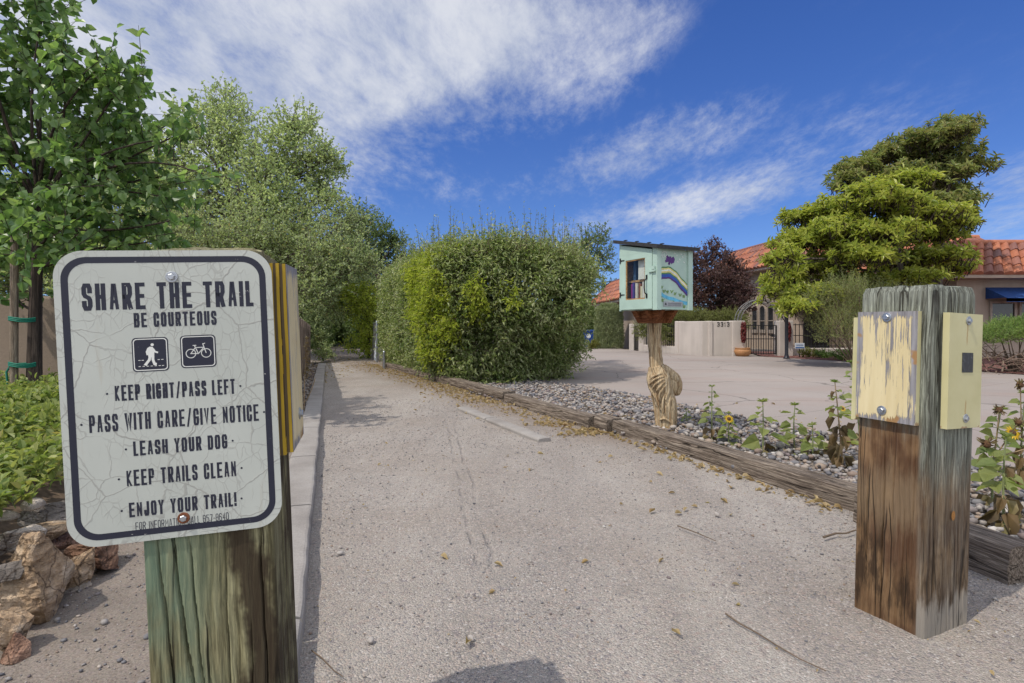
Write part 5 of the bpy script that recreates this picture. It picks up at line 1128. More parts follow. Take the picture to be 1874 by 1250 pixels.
mb = MB(); Md = facing((10.95-RM.x+.45, -.001, .0), (1, 0, 0)); mb.plate([(-.40, 0), (.55, 0), (.55, 1.72), (-.40, 1.72)], 0, .03, 0, Md); mb.build('door', mat('dark_doorway', lambda t: pr(t, (.012, .011, .011, 1), .5)), rootM)
def awning(x0, x1, y, z0, z1, out_, parent=rootM):
    mb = MB(); vs = [(x0, y, z1), (x1, y, z1), (x0, y-out_, z0+.10), (x1, y-out_, z0+.10), (x0, y-out_, z0), (x1, y-out_, z0), (x0, y, z0+.10), (x1, y, z0+.10)]
    mb.add(vs, [(0, 2, 3, 1), (2, 4, 5, 3), (0, 6, 2), (1, 3, 7)], 0); mb.add([(a, b_, c-.012) for a, b_, c in vs], [(1, 3, 2, 0), (3, 5, 4, 2)], 0); return mb.build('awning', bluem, parent)
awning(10.45-RM.x, 11.6-RM.x, -.01, 1.66, 1.95, .6)
y2 = 15.3-RM.y
awning(13.25-RM.x, 17.6-RM.x, y2-.01, 1.56, 1.98, .65)
for k in range(4):
    x = 13.72-RM.x+.82*k; M = facing((x, y2-.001, .78), (1, 0, 0)); window(rootM, M, [(-.37, 0), (.37, 0), (.37, .82), (-.37, .82)], framem, [[(-.3, .3), (.3, .3)]])
mb = MB(); mb.box(13.25-RM.x, 17-RM.x, y2-.09, y2-.002, .70, .775); mb.build('window_sill', wallm, rootM)
rootG = thing('side_building', 'low tan building with red tile roof seen between the hedge and the book box', 'building', (4.8, 21.6, 0))
foot3 = [(0, 0), (2.4, 0), (2.4, 6.5), (-.35, 6.5)]
mb = MB(); mb.plate(foot3, -.2, 2.02); mb.build('wall', wallm, rootG)
roof_skirt(foot3, 2.0, 3.05, .42, .55, rootG, [3, 0], 5, .25)
M = facing((.1-.0, .0, 1.55), (1, 0, 0)); mb = MB(); mb.lathe([(0, .25), (.07, .18), (.055, 0), (.03, -.04)], 8, 0, Matrix.Translation((-.12, .9, 1.58))); mb.build('wall_lamp', iron, rootG)
# courtyard wall, its gate, arch and fences
A, B_ = Vector((4.62, 19.4)), Vector((5.62, 16.15)); dAB = (B_-A).normalized(); zt3 = 1.045
rootW = thing('courtyard_wall', 'pale stucco courtyard wall with dark house number beside the arched gate', 'wall', (B_.x, B_.y, 0))
rw = lambda p: Vector((p[0]-B_.x, p[1]-B_.y))
def slab(mb, p, q, w_, z0, z1, b=.02):
    p, q = rw(p), rw(q); d_ = q-p; M = Matrix.Translation((p.x, p.y, 0)) @ Matrix.Rotation(math.atan2(d_.y, d_.x), 4, 'Z'); mb.box(0, d_.length, 0, w_, z0, z1, 0, M, b=b)
mb = MB(); pAB = lambda f: A.lerp(B_, f)
slab(mb, pAB(.60), B_-dAB*.02, .22, -.1, zt3); slab(mb, pAB(.02), pAB(.598), .20, -.1, .245)
xg0, xg1, xe = 6.86, 7.88, 8.30
slab(mb, B_+Vector((-.01, 0)), (xg0-.02, 16.15), .22, -.1, zt3)
mb.build('wall', wallp, rootW)
mb = MB()
slab(mb, pAB(-.06)+Vector((-.03, 0)), pAB(.02), .24, -.1, zt3-.08); slab(mb, pAB(-.26)+Vector((-.03, 0)), pAB(-.18), .24, -.1, zt3-.06); slab(mb, pAB(.60)-Vector((.03, .0)), pAB(.65)-Vector((.03, 0)), .28, -.1, zt3+.012)
slab(mb, (5.80, 16.11), (5.92, 16.11), .3, -.1, zt3+.006); slab(mb, (6.50, 16.11), (6.88, 16.11), .32, -.1, zt3+.014); slab(mb, (xg1, 16.11), (xe, 16.11), .34, -.1, zt3+.014)
mb.build('pillar', wallp, rootW)
mb = MB(); text(mb, '3313', 0, .36, 0, .135, .020, .004, gap=.45); o = mb.build('house_number', iron, rootW); o.matrix_local = facing((6.06-B_.x, -.004, .885), (1, 0, 0))
def railing(name, label, cat, p, q, z0, z1, nb, rails, parts=(), scroll=False):
    p, q = Vector((*p[:2], 0)), Vector((*q[:2], 0)); r = thing(name, label, cat, p); d_ = q-p; mb = MB(); t_ = .011
    for z in rails: mb.tube([Vector((0, 0, z)), d_+Vector((0, 0, z))], .016, 4)
    for f_ in (0, 1): mb.tube([d_*f_+Vector((0, 0, z0)), d_*f_+Vector((0, 0, z1))], .02, 4)
    mb.build('frame', iron, r); mb = MB()
    for k in range(1, nb):
        c = d_*(k/nb); hh = z1 if not scroll else z1+.02*math.sin(k*2.1); mb.tube([c+Vector((0, 0, z0)), c+Vector((0, 0, hh))], t_, 4)
    mb.build('bars', iron, r); return r
gate = railing('iron_gate', 'black iron bar gate standing under the round arch', 'gate', (xg0+.03, 16.25), (xg1-.03, 16.25), .06, .93, 13, (.08, .52, .92))
mb = MB(); mb.box(.82, .90, -.05, -.016, .58, .66); mb.tube([(.80, -.06, .62), (.74, -.075, .62)], .012, 6); mb.build('gate_latch', iron, gate)
railing('iron_fence', 'black iron railing on the low wall left of the pale courtyard panel', 'fence', pAB(.03)+Vector((.10, 0)), pAB(.59)+Vector((.10, 0)), .245, .95, 16, (.30, .90), scroll=True)
railing('iron_gate', 'narrow dark side gate by the corner of the low building', 'gate', pAB(-.18)+Vector((.05, 0)), pAB(-.06)+Vector((.05, 0)), .03, .92, 6, (.1, .5, .9))
railing('iron_fence', 'black iron railing to the right of the lamp post', 'fence', (8.36, 16.35), (11.6, 16.6), .24, .98, 26, (.30, .62, .94))
lw = MB(); lw.box(8.34, 12.2, 16.3, 16.55, -.1, .24, b=.015); tag(lw.build('low_wall', wallp), 'low pale wall under the railing right of the lamp post', 'wall')
archm = plain('arch_metal', (.20, .20, .195), .5, .4)
rootA = thing('garden_arch', 'round dark metal garden arch with rungs over the iron gate', 'arch', ((6.72+8.02)/2, 16.25, 1.0))
mb = MB(); ra = .70
for rr, yy in ((ra, -.09), (ra, .12), (ra-.10, -.09), (ra-.10, .12)): mb.tube([(rr*math.cos(R(k*6)), yy, rr*math.sin(R(k*6))*.92+.04) for k in range(31)], .013, 6)
mb.build('hoops', archm, rootA); mb = MB()
for k in range(1, 30):
    c, s_ = math.cos(R(k*6)), math.sin(R(k*6))*.92
    if k % 2: mb.tube([(ra*c, -.09, ra*s_+.04), (ra*c, .12, ra*s_+.04)], .009, 4)
    mb.tube([(ra*c, -.09, ra*s_+.04), ((ra-.1)*math.cos(R(k*6+5)), -.09, (ra-.1)*math.sin(R(k*6+5))*.92+.04)], .009, 4)
mb.build('rungs', archm, rootA)
chili = leafmat('dried_chili', [(.10, .012, .014), (.17, .02, .018), (.07, .012, .014), (.22, .035, .02)], .35, .05)
for xx, lb in ((6.80, 'string of dried red chillies hanging left of the iron gate'), (8.12, 'string of dried red chillies hanging on the pillar right of the gate')):
    r = thing('chili_string', lb, 'chillies', (xx, 16.05, 1.0), group='chilli strings at the gate'); n = 210; V0, F0 = ico(1)
    z = -rng.random(n)*.56; a = rng.uniform(0, 6.28, n); rad = .065*np.sqrt(np.clip(1-((z+.24)/.36)**2, .1, 1))
    ps = np.c_[rad*np.cos(a), rad*np.sin(a)*.5, z]; dr = nrm(np.c_[np.cos(a)*.5, np.sin(a)*.5, -np.ones(n)]+rdir(n)*.3); s1 = nrm(np.cross(dr, rdir(n))); s2_ = np.cross(dr, s1)
    V = ps[:, None]+V0[None, :, 0:1]*s1[:, None]*.013+V0[None, :, 1:2]*s2_[:, None]*.013+V0[None, :, 2:3]*dr[:, None]*.05
    npmesh('chillies', V.reshape(-1, 3), (F0[None]+np.arange(n)[:, None, None]*len(V0)).reshape(-1, 3), chili, r, True)
    mb = MB(); mb.tube([(0, .02, -.5), (0, .02, .02)], .006, 5); mb.build('cord', stakem, r)
pot = MB(); pot.lathe([(0, .0), (.15, 0), (.20, .05), (.235, .13), (.225, .185), (.195, .215), (.215, .23), (.215, .25), (.185, .25), (.17, .20), (0, .19)], 28)
o = pot.build('terracotta_pot', plain('terracotta', (.40, .20, .085), .6, var=.15, scale=8)); q = G(1359, 653); o.location = (q.x, q.y, .016); tag(o, 'squat orange terracotta pot standing by the iron gate', 'pot')
# lamp post
q = G(1439.5, 657.5); rootP = thing('lamp_post', 'black lamp post with a glass lantern beside the iron gate', 'lamp post', (q.x, q.y, .02))
mb = MB(); mb.lathe([(0, 0), (.085, 0), (.085, .02), (.06, .04), (.052, .10), (.045, .12), (.045, 1.28), (.052, 1.30), (.04, 1.33), (.03, 1.36)], 14); mb.build('pole', ironp, rootP)
mb = MB(); mb.lathe([(.03, 1.355), (.07, 1.38), (.075, 1.40), (0, 1.40)], 8, smooth=False); mb.lathe([(0, 1.585), (.125, 1.575), (.125, 1.59), (.06, 1.65), (.03, 1.66), (.02, 1.69), (.012, 1.70), (.018, 1.72), (0, 1.735)], 8, smooth=False)
for k in range(6): a = R(60*k); mb.tube([(.072*math.cos(a), .072*math.sin(a), 1.395), (.112*math.cos(a), .112*math.sin(a), 1.58)], .007, 4)
mb.build('lantern_frame', ironp, rootP)
mb = MB(); mb.lathe([(.066, 1.402), (.104, 1.574)], 6, smooth=False); mb.build('lantern_glass', mat('frosted_glass', lambda t: t.n('MixShader', {0: .55, 1: t.n('BsdfTransparent').outputs[0], 2: pr(t, (.5, .5, .46, 1), .3)}).outputs[0]), rootP)
# yard sign, bins
q = G(1463, 655); rootY = thing('yard_sign', 'small white and blue yard sign on a short stake by the lamp post', 'sign', (q.x, q.y, .02))
mb = MB(); mb.tube([(0, 0, -.05), (0, 0, .25)], .014, 6); mb.build('stake', iron, rootY)
mb = MB(); mb.box(-.135, .135, -.02, -.008, .24, .40, 0, b=.003); mb.box(-.12, .12, -.0225, -.0205, .255, .29, 1)
for zz in (.345, .325): mb.box(-.10, .10, -.0225, -.0205, zz, zz+.010, 1)
mb.build('panel', [plain('sign_white', (.62, .66, .70), .4, var=.05), plain('sign_blue', (.06, .13, .33), .4)], rootY)
def bin_(q, s, col, label, emblem):
    r = thing('wheelie_bin', label, 'bin', (q.x, q.y, .016), (0, 0, R(-12))); m1 = plain('bin_plastic_%d' % (col[2]*1000), col, .4)
    mb = MB(); b0, b1, h = .20*s, .27*s, .86*s
    mb.add([(x*b0, y*b0, .05) for x, y in ((-1, -1), (1, -1), (1, 1), (-1, 1))]+[(x*b1, y*b1, h) for x, y in ((-1, -1), (1, -1), (1, 1), (-1, 1))], [(3, 2, 1, 0), (4, 5, 6, 7)]+[(i, (i+1) % 4, 4+(i+1) % 4, 4+i) for i in range(4)])
    mb.box(-b1*1.05, b1*1.05, -b1*1.05, b1*1.05, h-.06, h-.015, b=.008); mb.build('body', m1, r)
    mb = MB(); mb.box(-b1*1.1, b1*1.1, -b1*1.12, b1*1.12, h-.012, h+.05, b=.02); mb.tube([(-b1*.8, b1*1.15, h+.01), (b1*.8, b1*1.15, h+.01)], .02, 6); mb.build('lid', m1, r)
    mb = MB()
    for sx in (-1, 1): mb.tube([(sx*b0*.9, b0*.9, .09), (sx*b0*1.15, b0*.9, .09)], .09*s, 14)
    mb.build('wheel', iron, r)
    if emblem:
        mb = MB(); M = facing((0, -b1*.90-.008, h*.70), (1, 0, 0)); mb.plate([(.085*math.cos(R(k*18)), .085*math.sin(R(k*18))) for k in range(20)], -.02, .006, 0, M)
        ribbon(mb, [(.055*math.cos(R(k*36)), .055*math.sin(R(k*36))) for k in range(11)], .012, .005, .008, 1, M); mb.build('emblem', [whitem, m1], r)
bin_(G(1078, 637), .80, (.012, .055, .26), 'dark blue wheelie bin with a round white emblem beside the clipped cypress', True)
bin_(G(1040, 634), .5, (.03, .26, .46), 'light blue bin mostly hidden by the right edge of the hedge', False)
# ------------------------------------------------------------------ shrubs by the house
cyp_m = leafmat('cypress_leaf', [(.195, .240, .130), (.247, .286, .156), (.299, .338, .189), (.351, .377, .221)], .6, .2)
def column(label, q, r, h, lm, n, leaf, wd_, name, cat, group=None, taper=.12, up=.3, dirz=.9):
    root = thing(name, label, cat, (q.x, q.y, .0), group=group); pl = Plant(); z = rng.random(n)**.85*h; a = rng.uniform(0, 6.283, n)
    rr = r*(1-taper*(z/h)**3)*np.clip((h-z)/(.10*h), .25, 1)**.5*(1+.10*fbm(np.c_[np.cos(a)*1.5, np.sin(a)*1.5, z*2], 1.3, 3)); k = np.where(rng.random(n) < .25, rng.uniform(.3, .9, n), 1)
    p = np.c_[rr*k*np.cos(a), rr*k*np.sin(a), z]
    pl.sprigs(p-[0, 0, leaf], np.c_[np.cos(a)*.35, np.sin(a)*.35, np.full(n, dirz)]+rdir(n)*.3, leaf*2, 6, leaf, wd_, up=up, spread=.5, tw=0); pl.build(root, lm, twigm)
    mb = MB(); mb.tube([(0, 0, -.05), (.02, 0, h*.8)], [r*.18, .02], 7); mb.build('trunk', barkd, root); return root
column('tall clipped pale green cypress with a flat top beside the blue bin', G(1114, 638), .50, 1.75, cyp_m, 3600, .075, .022, 'cypress', 'shrub')
column('dark green cypress half hidden behind the blue bin', P(1073, 598, 25)*1.0, .55, 1.75, far_m, 2000, .08, .03, 'cypress', 'shrub')
yb_m = leafmat('golden_leaf', [(.15, .17, .04), (.21, .22, .06), (.26, .25, .08), (.12, .15, .04)], .5, .3)
tree('low_shrub', 'small rounded golden-green bush in front of the clipped cypress', None, (*G(1085, 638)[:2], 0), [(P(1085, 630, 21.4), (.28, .25, .17))], P(1085, 630, 21.4), .02, yb_m, barkd, 420, .12, 8, .05, .03, cat='shrub', up=.5, tw=.003)
plum_m = leafmat('plum_leaf', [(.075, .042, .05), (.115, .062, .066), (.17, .095, .085), (.095, .05, .06), (.22, .14, .11)], .42, .25, .5)
plum = px_blobs([(1368, 535, 18), (1348, 502, 18), (1372, 560, 12), (1325, 465, 14), (1310, 505, 34), (1290, 480, 28), (1305, 455, 16, 24), (1340, 500, 32), (1275, 510, 28), (1280, 545, 34), (1320, 545, 42), (1350, 525, 24), (1352, 552, 22), (1332, 485, 20), (1330, 575, 38, 20), (1290, 580, 36, 18), (1265, 470, 18), (1364, 505, 10), (1262, 560, 20), (1230, 540, 26), (1240, 500, 26)], 19.5, dj=.6)
tree('plum_tree', 'dark purple-leaved plum tree between the book box and the house', None, (*P(1315, 598, 19.5)[:2], 0), plum, P(1315, 560, 19.5), .10, plum_m, barkd, 72, .35, 10, .075, .045, up=.4, spread=1.1, tw=.006, forks=3)
cy = px_blobs([(1240, 578, 28, 18), (1275, 580, 28, 16), (1310, 583, 26, 14), (1335, 580, 24, 18), (1355, 590, 18, 18), (1215, 590, 24, 22), (1175, 600, 16, 22), (1225, 615, 20, 18)], 18.2, dj=.2)
sage_m = leafmat('sage_leaf', [(.130, .156, .058), (.208, .234, .078), (.273, .286, .111), (.169, .195, .065)], .6, .3)
tree('courtyard_shrub', 'loose yellow-green shrubbery showing over the courtyard wall', None, (*P(1290, 598, 18.3)[:2], 0), cy, P(1290, 590, 18.2), .04, sage_m, barkd, 240, .25, 9, .06, .018, cat='shrub', shape='lance', up=.4, tw=.003)
# magnolia: flattened tiers of leaf rosettes
mag_m = leafmat('magnolia_leaf', [(.14, .185, .04), (.24, .30, .05), (.34, .385, .065), (.44, .45, .10), (.29, .34, .06), (.26, .20, .07)], .34, .3, .45)
tiers = [(1775, 212, 40, 16), (1745, 228, 50, 18), (1700, 250, 60, 24), (1795, 262, 40, 22), (1640, 275, 60, 22), (1575, 295, 42, 18), (1745, 295, 70, 24), (1665, 310, 55, 22), (1785, 340, 36, 18), (1735, 362, 60, 20), (1560, 320, 30, 20), (1790, 300, 30, 20),
         (1665, 320, 48, 14), (1600, 345, 52, 18), (1640, 365, 60, 18), (1510, 382, 40, 22), (1470, 395, 42, 22), (1535, 418, 60, 22), (1445, 425, 20, 16), (1480, 440, 60, 22), (1580, 420, 60, 22), (1700, 385, 60, 18), (1740, 402, 45, 18), (1690, 425, 60, 18), (1430, 470, 36, 24),
         (1500, 488, 60, 22), (1585, 468, 60, 22), (1655, 480, 50, 22), (1722, 468, 56, 20), (1765, 488, 28, 14), (1440, 508, 40, 22), (1420, 535, 28, 20), (1485, 540, 50, 18), (1555, 520, 60, 18), (1690, 505, 46, 16), (1620, 515, 50, 18), (1640, 420, 50, 20), (1460, 560, 36, 14), (1560, 380, 40, 18), (1770, 380, 30, 14)]
mag_d = leafmat('bronze_magnolia_leaf', [(.10, .14, .045), (.16, .205, .06), (.22, .265, .08), (.25, .22, .09), (.30, .33, .11), (.14, .16, .05)], .34, .26, .45)
def magnolia(label, ub, d, tiers, lm, top):
    root = thing('magnolia_tree', label, 'tree', (*P(ub, 598, d)[:2], 0), group='magnolias in front of the house'); B0 = np.array(root.location); mb = MB(); pl = Plant()
    tp_ = limb(mb, Vector((0, 0, -.1)), P(*top, d)-root.location, .15, .06, .03, 12, 9)
    for (u, v, rx, rz) in tiers:
        u, v = 1612+(u-1620)*.95, 428+(v-420)*.95
        dd_ = d+rng.uniform(-1.0, 1.0); c = np.array(P(u, v, dd_)); R3 = np.array([rx*1.04, rx*1.2, rz*1.18])*dd_/F
        k = min(range(3, len(tp_)), key=lambda i: (tp_[i]-Vector(c-B0)).length+max(0, tp_[i].z-(c-B0)[2])*3); pp = limb(mb, tp_[k], Vector(c-B0), .05, .015, .12)
        for j in range(3): limb(mb, pp[4+j % 3], Vector(c-B0)+Vector(rdir(1)[0]*R3*.9), .014, .005, .15, 5, 4)
        n = int(265*R3[0]*R3[1]); uu = rdir(n); uu[:, 2] = np.where(rng.random(n) < .75, np.abs(uu[:, 2]), uu[:, 2])
        lump = 1+.30*fbm(uu*2+c, 1.2, 2)[:, None]
        p = c+uu*R3*rng.uniform(.5, 1.08, (n, 1))*lump-B0
        d_ = nrm(uu*[.6, .6, .3]+rdir(n)*.5+[-.1, -.25, .6]); pl.twigs(p-d_*.3, p, .012, .006)
        m_ = 9; a = rng.uniform(0, 6.283, n); s1 = nrm(np.cross(d_, rdir(n))); s2_ = np.cross(d_, s1); sz_ = rng.uniform(.6, 1.2, n)
        for j in range(m_):
            th_ = a+j*2.4; el_ = .15+.55*(j/m_)
            ld = s1*np.cos(th_)[:, None]+s2_*np.sin(th_)[:, None]+d_*el_
            pl.leaves(p-d_*(.10*(1-j/m_)), ld, d_*.9+rdir(n)*.25, sz_*rng.uniform(.11, .18, n), sz_*rng.uniform(.045, .066, n), fold=.25, droop=.15)
    pl.build(root, lm, barkd, 'crown', 'twig'); mb.build('trunk', barkm, root)
magnolia('darker bronze-green magnolia rising at the upper right behind the yellow-green one', 1705, 14.1, [(u-(28 if u > 1760 else 8), v+6, a, b_) for u, v, a, b_ in tiers[:12]]+[(1740, 405, 50, 18), (1770, 380, 30, 14), (1690, 372, 50, 18), (1700, 340, 50, 18)], mag_d, (1735, 330))
magnolia('bright yellow-green magnolia with layered branches in front of the house', 1655, 12.7, tiers[12:], mag_m, (1640, 430))
# feathery shrub, juniper with bare underside, red-bed plants
def wispy(name, label, cat, base, blobs, lm, n, L, parent_twig=twigm, leaf=.05, wd_=.006, m=14, stems=24):
    root = thing(name, label, cat, base); Bv = np.array(base); mb = MB(); pl = Plant()
    for k in range(stems):
        c, r = blobs[k % len(blobs)]; e = np.array(c)+rdir(1)[0]*np.array(r)*.8-Bv; limb(mb, Vector((rng.normal(0, .06), rng.normal(0, .06), 0)), Vector(e), .018, .004, .12, 7, 4)
    for c, r in blobs:
        k = int(n*r[0]*r[2]); u_ = rdir(k); p = np.array(c)+u_*np.array(r)*rng.uniform(.3, 1.0, (k, 1))-Bv
        pl.sprigs(p, u_*.4+rdir(k)*.35+[0, 0, .6], L*rng.uniform(.6, 1.3, k), m, leaf, wd_, shape='lance', up=.3, spread=.55, tw=.002)
    pl.build(root, lm, twigm); mb.build('stems', parent_twig, root); return root
chm = leafmat('feathery_leaf', [(.186, .242, .112), (.260, .316, .140), (.354, .390, .168), (.446, .410, .148)], .6, .3)
wispy('feathery_shrub', 'wispy grey-green feathery shrub left of the board-covered bollard', 'shrub', (*P(1568, 598, 11.6)[:2], .02), px_blobs([(1540, 560, 48, 34), (1500, 575, 36, 26), (1580, 555, 44, 34), (1530, 605, 44, 32), (1570, 610, 42, 34), (1545, 530, 34, 16), (1495, 555, 24, 16), (1600, 590, 40, 40), (1630, 560, 40, 34)], 11.6, dj=.3), chm, 1500, .30)
jun_m = leafmat('juniper_leaf', [(.117, .198, .063), (.179, .287, .081), (.269, .377, .108), (.340, .430, .125)], .6, .25)
q = P(1850, 598, 10.6); wispy('juniper_shrub', 'low spreading juniper with green tops over bare brown branches', 'shrub', (q.x, q.y, .02), px_blobs([(1820, 615, 34, 16), (1860, 610, 34, 18), (1800, 622, 18, 10), (1890, 605, 34, 20), (1840, 600, 24, 10), (1930, 610, 44, 26), (1870, 595, 18, 8)], 10.4, dj=.2), jun_m, 5200, .16, leaf=.035, wd_=.010, m=14, stems=10)
mb = MB(); 
for k in range(170):
    a = Vector((q.x+rng.normal(.3, .55), q.y-.3+rng.normal(0, .25), rng.uniform(.03, .3))); e = a+Vector((rng.normal(0, .42), rng.normal(-.1, .2), rng.uniform(-.05, .28))); e.z = max(.03, min(.52, e.z)); limb(mb, a, e, rng.uniform(.008, .02), .004, .2, 5, 4)
jr = [o for o in bpy.data.objects if o.name.startswith('juniper_shrub')][0]; o = mb.build('bare_branches', plain('dead_juniper', (.19, .135, .10), .9), jr); o.location = -Vector(jr.location)
for (u, v, r, rv, lb) in ((1480, 646, 16, 8, 'low brownish dry plant beside the yard sign'), (1508, 648, 14, 8, 'low dull green plant left of the feathery shrub'), (1545, 650, 24, 10, 'leafy green low plant at the foot of the feathery shrub'), (1566, 658, 4, 3, 'tiny grey-green weed at the edge of the driveway')):
    dd_ = min(15.4, G(u, v+rv).y); tree('low_plant', lb, 'low plants by the driveway edge', (*P(u, v, dd_)[:2], .02), [(P(u, v, dd_), (r*dd_/F, .2, rv*dd_/F))], P(u, v, dd_), .008, yb_m if 'green' not in lb else jun_m, twigm, 500, .12, 8, .05, .022, cat='plant', up=.5, tw=.003)
# ------------------------------------------------------------------ sunflowers in the rock strip
sun_m = leafmat('sunflower_leaf', [(.121, .176, .055), (.187, .242, .077), (.275, .308, .110), (.231, .264, .088), (.330, .330, .132)], .55, .35)
sdry = leafmat('withered_leaf', [(.14, .09, .045), (.22, .15, .08), (.10, .07, .045), (.30, .24, .13), (.20, .20, .08)], .7, .25)
petal = leafmat('yellow_petal', [(.70, .42, .02), (.78, .52, .03)], .5, .3); disk = plain('flower_disk', (.09, .045, .02), .9, scale=90, var=.5)
stm = plain('sunflower_stem', (.20, .23, .10), .7); stmd = plain('dry_stem', (.28, .20, .11), .8)
def sunflower(u, vb_, vt, label, nl, big, dry, flowers=(), buds=1, lean=0.0, spread=1.0, seeds=()):
    b_ = G(u, vb_, .03); h = (vb_-vt)*b_.y/F; r = thing('sunflower_plant', label, 'plant', (b_.x, b_.y, .03), group='sunflowers in the pebble strip')
    mb = MB(); tip = Vector((lean*h, 0, h)); path = bez(Vector((0, 0, -.05)), Vector((lean*h*.2+rng.normal(0, .01), rng.normal(0, .01), h*.55)), tip, 10)
    mb.tube(path, [.0065-.004*i/10 for i in range(11)], 6); tips = [tip]
    for s_ in seeds:                            # side branches that carry flower heads
        e = Vector((s_[0], rng.normal(0, .03), s_[1])); k = path[4 if s_[1] > h*.5 else 2]; mb.tube(bez(k, (k+e)/2+Vector((0, 0, -.03)), e, 6), [.004-.0003*i for i in range(7)], 5); tips.append(e)
    mb.build('stem', stmd if dry > .6 else stm, r)
    pg, pd = Plant(), Plant()
    nl = int(nl*1.5); big *= 1.25
    for k in range(nl):
        f_ = .12+.86*k/nl; p = path[min(10, int(f_*10))]; a = k*2.4+rng.uniform(-.4, .4); L = big*(1.15-.75*f_)*rng.uniform(.8, 1.2)
        d_ = np.array([math.cos(a)*spread, math.sin(a)*spread, rng.uniform(-.45, .25)]); isd = (f_ < dry) if rng.random() < .85 else rng.random() < dry
        if isd: d_ = d_*[.7, .7, 1]+[0, 0, -.9]
        pet = np.array(p)+nrm(d_)*L*.30; (pd if isd else pg).twigs(np.array([p]), pet[None], .002, .0015)
        (pd if isd else pg).leaves(pet[None], d_[None], (rng.normal(0, .3, 3)+[0, -.25, .8])[None], L, L*(.5 if isd else .78), fold=.55 if isd else .15, droop=.35 if isd else .2, shape='heart')
    for t_ in tips[:1]:
        n = 12; pg.leaves(np.repeat(np.array([t_]), n, 0), np.c_[np.cos(np.arange(n)*2.4), np.sin(np.arange(n)*2.4), rng.uniform(.1, 1, n)], rdir(n)*.3+[0, 0, 1], big*.32, big*.15)
    if pg.LV: pg.build(r, sun_m, stm)
    if pd.LV: pd.build(r, sdry, stmd, 'withered_foliage', 'withered_stalks')
    for (fx, fz, fr, yellow) in flowers:
        c = Vector((fx, -.03, fz)); mb = MB(); M = Matrix.Translation(c) @ Matrix.Rotation(R(60), 4, 'X')
        mb.lathe([(0, .010), (fr*.35, .008), (fr*.5, 0), (fr*.4, -.012), (0, -.018)], 14, 0, M); o = mb.build('flower_head', disk, r)
        if yellow:
            n = 15; a = np.arange(n)*2*math.pi/n; Mn = np.array(M.to_3x3()); dv = np.c_[np.cos(a), np.sin(a), np.full(n, .1)]@Mn.T; V_, f_ = leaf_geo(np.array(c)+dv*fr*.4, dv, np.repeat(Mn[:, 2][None], n, 0), fr*.75, fr*.3, fold=.1); npmesh('petals', V_, f_, petal, o)
        else:
            n = 18; a = rng.uniform(0, 6.28, n); dv = np.c_[np.cos(a), rng.normal(0, .6, n), np.sin(a)]; V_, f_ = leaf_geo(np.repeat(np.array([c]), n, 0)+dv*fr*.25, dv, rdir(n), fr*.8, fr*.3, fold=.4); npmesh('sepals', V_, f_, sdry, o)
        mb = MB(); k = path[5]; mb.tube([k, (k+c)/2+Vector((0, 0, .0)), c], [.0035, .003, .0025], 5); mb.build('flower_stalk', stmd if not yellow else stm, r)
sunflower(1303, 806, 708, 'tallest slender green sunflower left of the yellow bloom', 15, .075, .42)
sunflower(1333, 812, 757, 'short sunflower with one small open yellow bloom', 12, .07, .15, flowers=((-.008, .185, .030, True),), lean=.0)
sunflower(1256, 770, 750, 'tiny sunflower seedling right of the driftwood trunk', 6, .05, 0)
sunflower(1396, 824, 736, 'broad-leaved pale green sunflower in the middle of the strip', 9, .115, .35)
sunflower(1455, 820, 742, 'leafy sunflower with a nodding top right of the broad-leaved one', 11, .10, .32)
sunflower(1487, 832, 778, 'small yellowing sunflower with a single raised leaf', 8, .085, .45)
sunflower(1543, 850, 700, 'tall half-withered sunflower against the left side of the bollard', 26, .085, .62, lean=-.10)
sunflower(1575, 812, 664, 'tall sunflower with a drooping leaf hard against the bollard edge', 18, .09, .35, lean=-.12, flowers=((-.15, .26, .022, True),))
sunflower(1815, 925, 750, 'bushy sunflower with dried brown seed heads just right of the bollard', 22, .085, .30, lean=.10, flowers=((.01, .46, .03, False), (.10, .40, .028, False), (.22, .30, .04, False), (-.05, .30, .04, False)))
sunflower(1868, 895, 720, 'sunflower with a yellow bloom and dry heads at the right edge', 22, .09, .45, lean=.05, flowers=((-.07, .30, .035, True), (-.03, .55, .034, False), (.02, .35, .05, False)))
sunflower(1838, 968, 800, 'drooping yellowed sunflower nearest the split sleeper end', 20, .085, .55, lean=.02)
sunflower(1524, 836, 790, 'wholly withered brown sunflower stub before the tall half-withered one', 12, .07, 1.0)
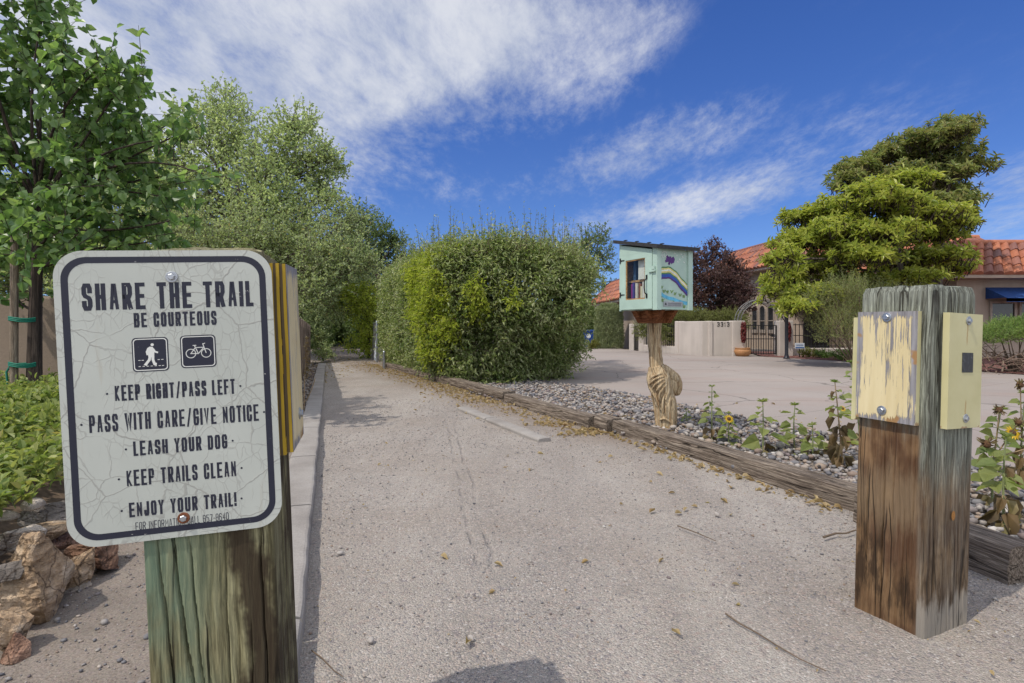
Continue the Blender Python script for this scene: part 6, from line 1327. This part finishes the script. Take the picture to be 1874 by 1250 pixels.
# twigs, stalk and small stones one can pick out on the trail
def twig(pts_, r, label):
    mb = MB(); pp = [G(u, v, .022) for u, v in pts_]; o0 = pp[0]; mb.tube([p-o0 for p in pp], [r*(1-.6*i/len(pp)) for i in range(len(pp))], 6); o = mb.build('twig', twigm); o.location = o0; tag(o, label, 'twig')
twig([(1328, 1123), (1352, 1140), (1385, 1158), (1420, 1180), (1462, 1205), (1512, 1228)], .0028, 'long thin curved twig lying on the grit in front of the right bollard')
twig([(1507, 983), (1530, 976), (1548, 976), (1566, 970)], .005, 'short dark forked twig at the left foot of the right bollard')
twig([(570, 1190), (590, 1205), (612, 1228), (628, 1238)], .002, 'pale straw stalk lying beside the kerb at the bottom')
twig([(1240, 962), (1275, 975), (1310, 990)], .003, 'straight twig on the sunken kerb at the right of the trail')
for u, v, s_, lb in ((862, 1168, .011, 'round tan pebble in the middle of the trail foreground'), (1312, 940, .013, 'dark upright stone chip on the right of the trail'), (678, 1172, .009, 'dark flat pebble left of the round tan one'), (622, 1010, .010, 'brown pebble near the kerb')):
    q = G(u, v+4, .012); Vs, Fs = stones(np.zeros((1, 3)), np.array([s_]), .7, 3, .2); o = npmesh('pebble', Vs, Fs, rockm, smooth=True); o.location = q; tag(o, lb, 'stone')
b0 = G(560, 760); r = thing('seed_stalk', 'tall dry plant stalk with seed heads standing by the fence', 'plant', (b0.x, b0.y, 0)); mb = MB(); hS = (760-618)*b0.y/F
mb.tube(bez(Vector((-.02, 0, 0)), Vector((-.02, 0, hS*.5)), Vector((.015, 0, hS)), 8), [.006-.0005*i for i in range(9)], 6); mb.tube(bez(Vector((-.02, 0, hS*.15)), Vector((.06, 0, hS*.3)), Vector((.09, 0, hS*.48)), 6), .004, 5); mb.build('stem', stmd, r)
pl = Plant(); n = 130; z = hS*rng.uniform(.45, 1.0, n); pl.leaves(np.c_[-.0+.012*z/hS+rng.normal(0, .010, n), rng.normal(0, .010, n), z], rdir(n)+[0, 0, .5], rdir(n), .028, .014); pl.build(r, sdry, stmd, 'seed_head')
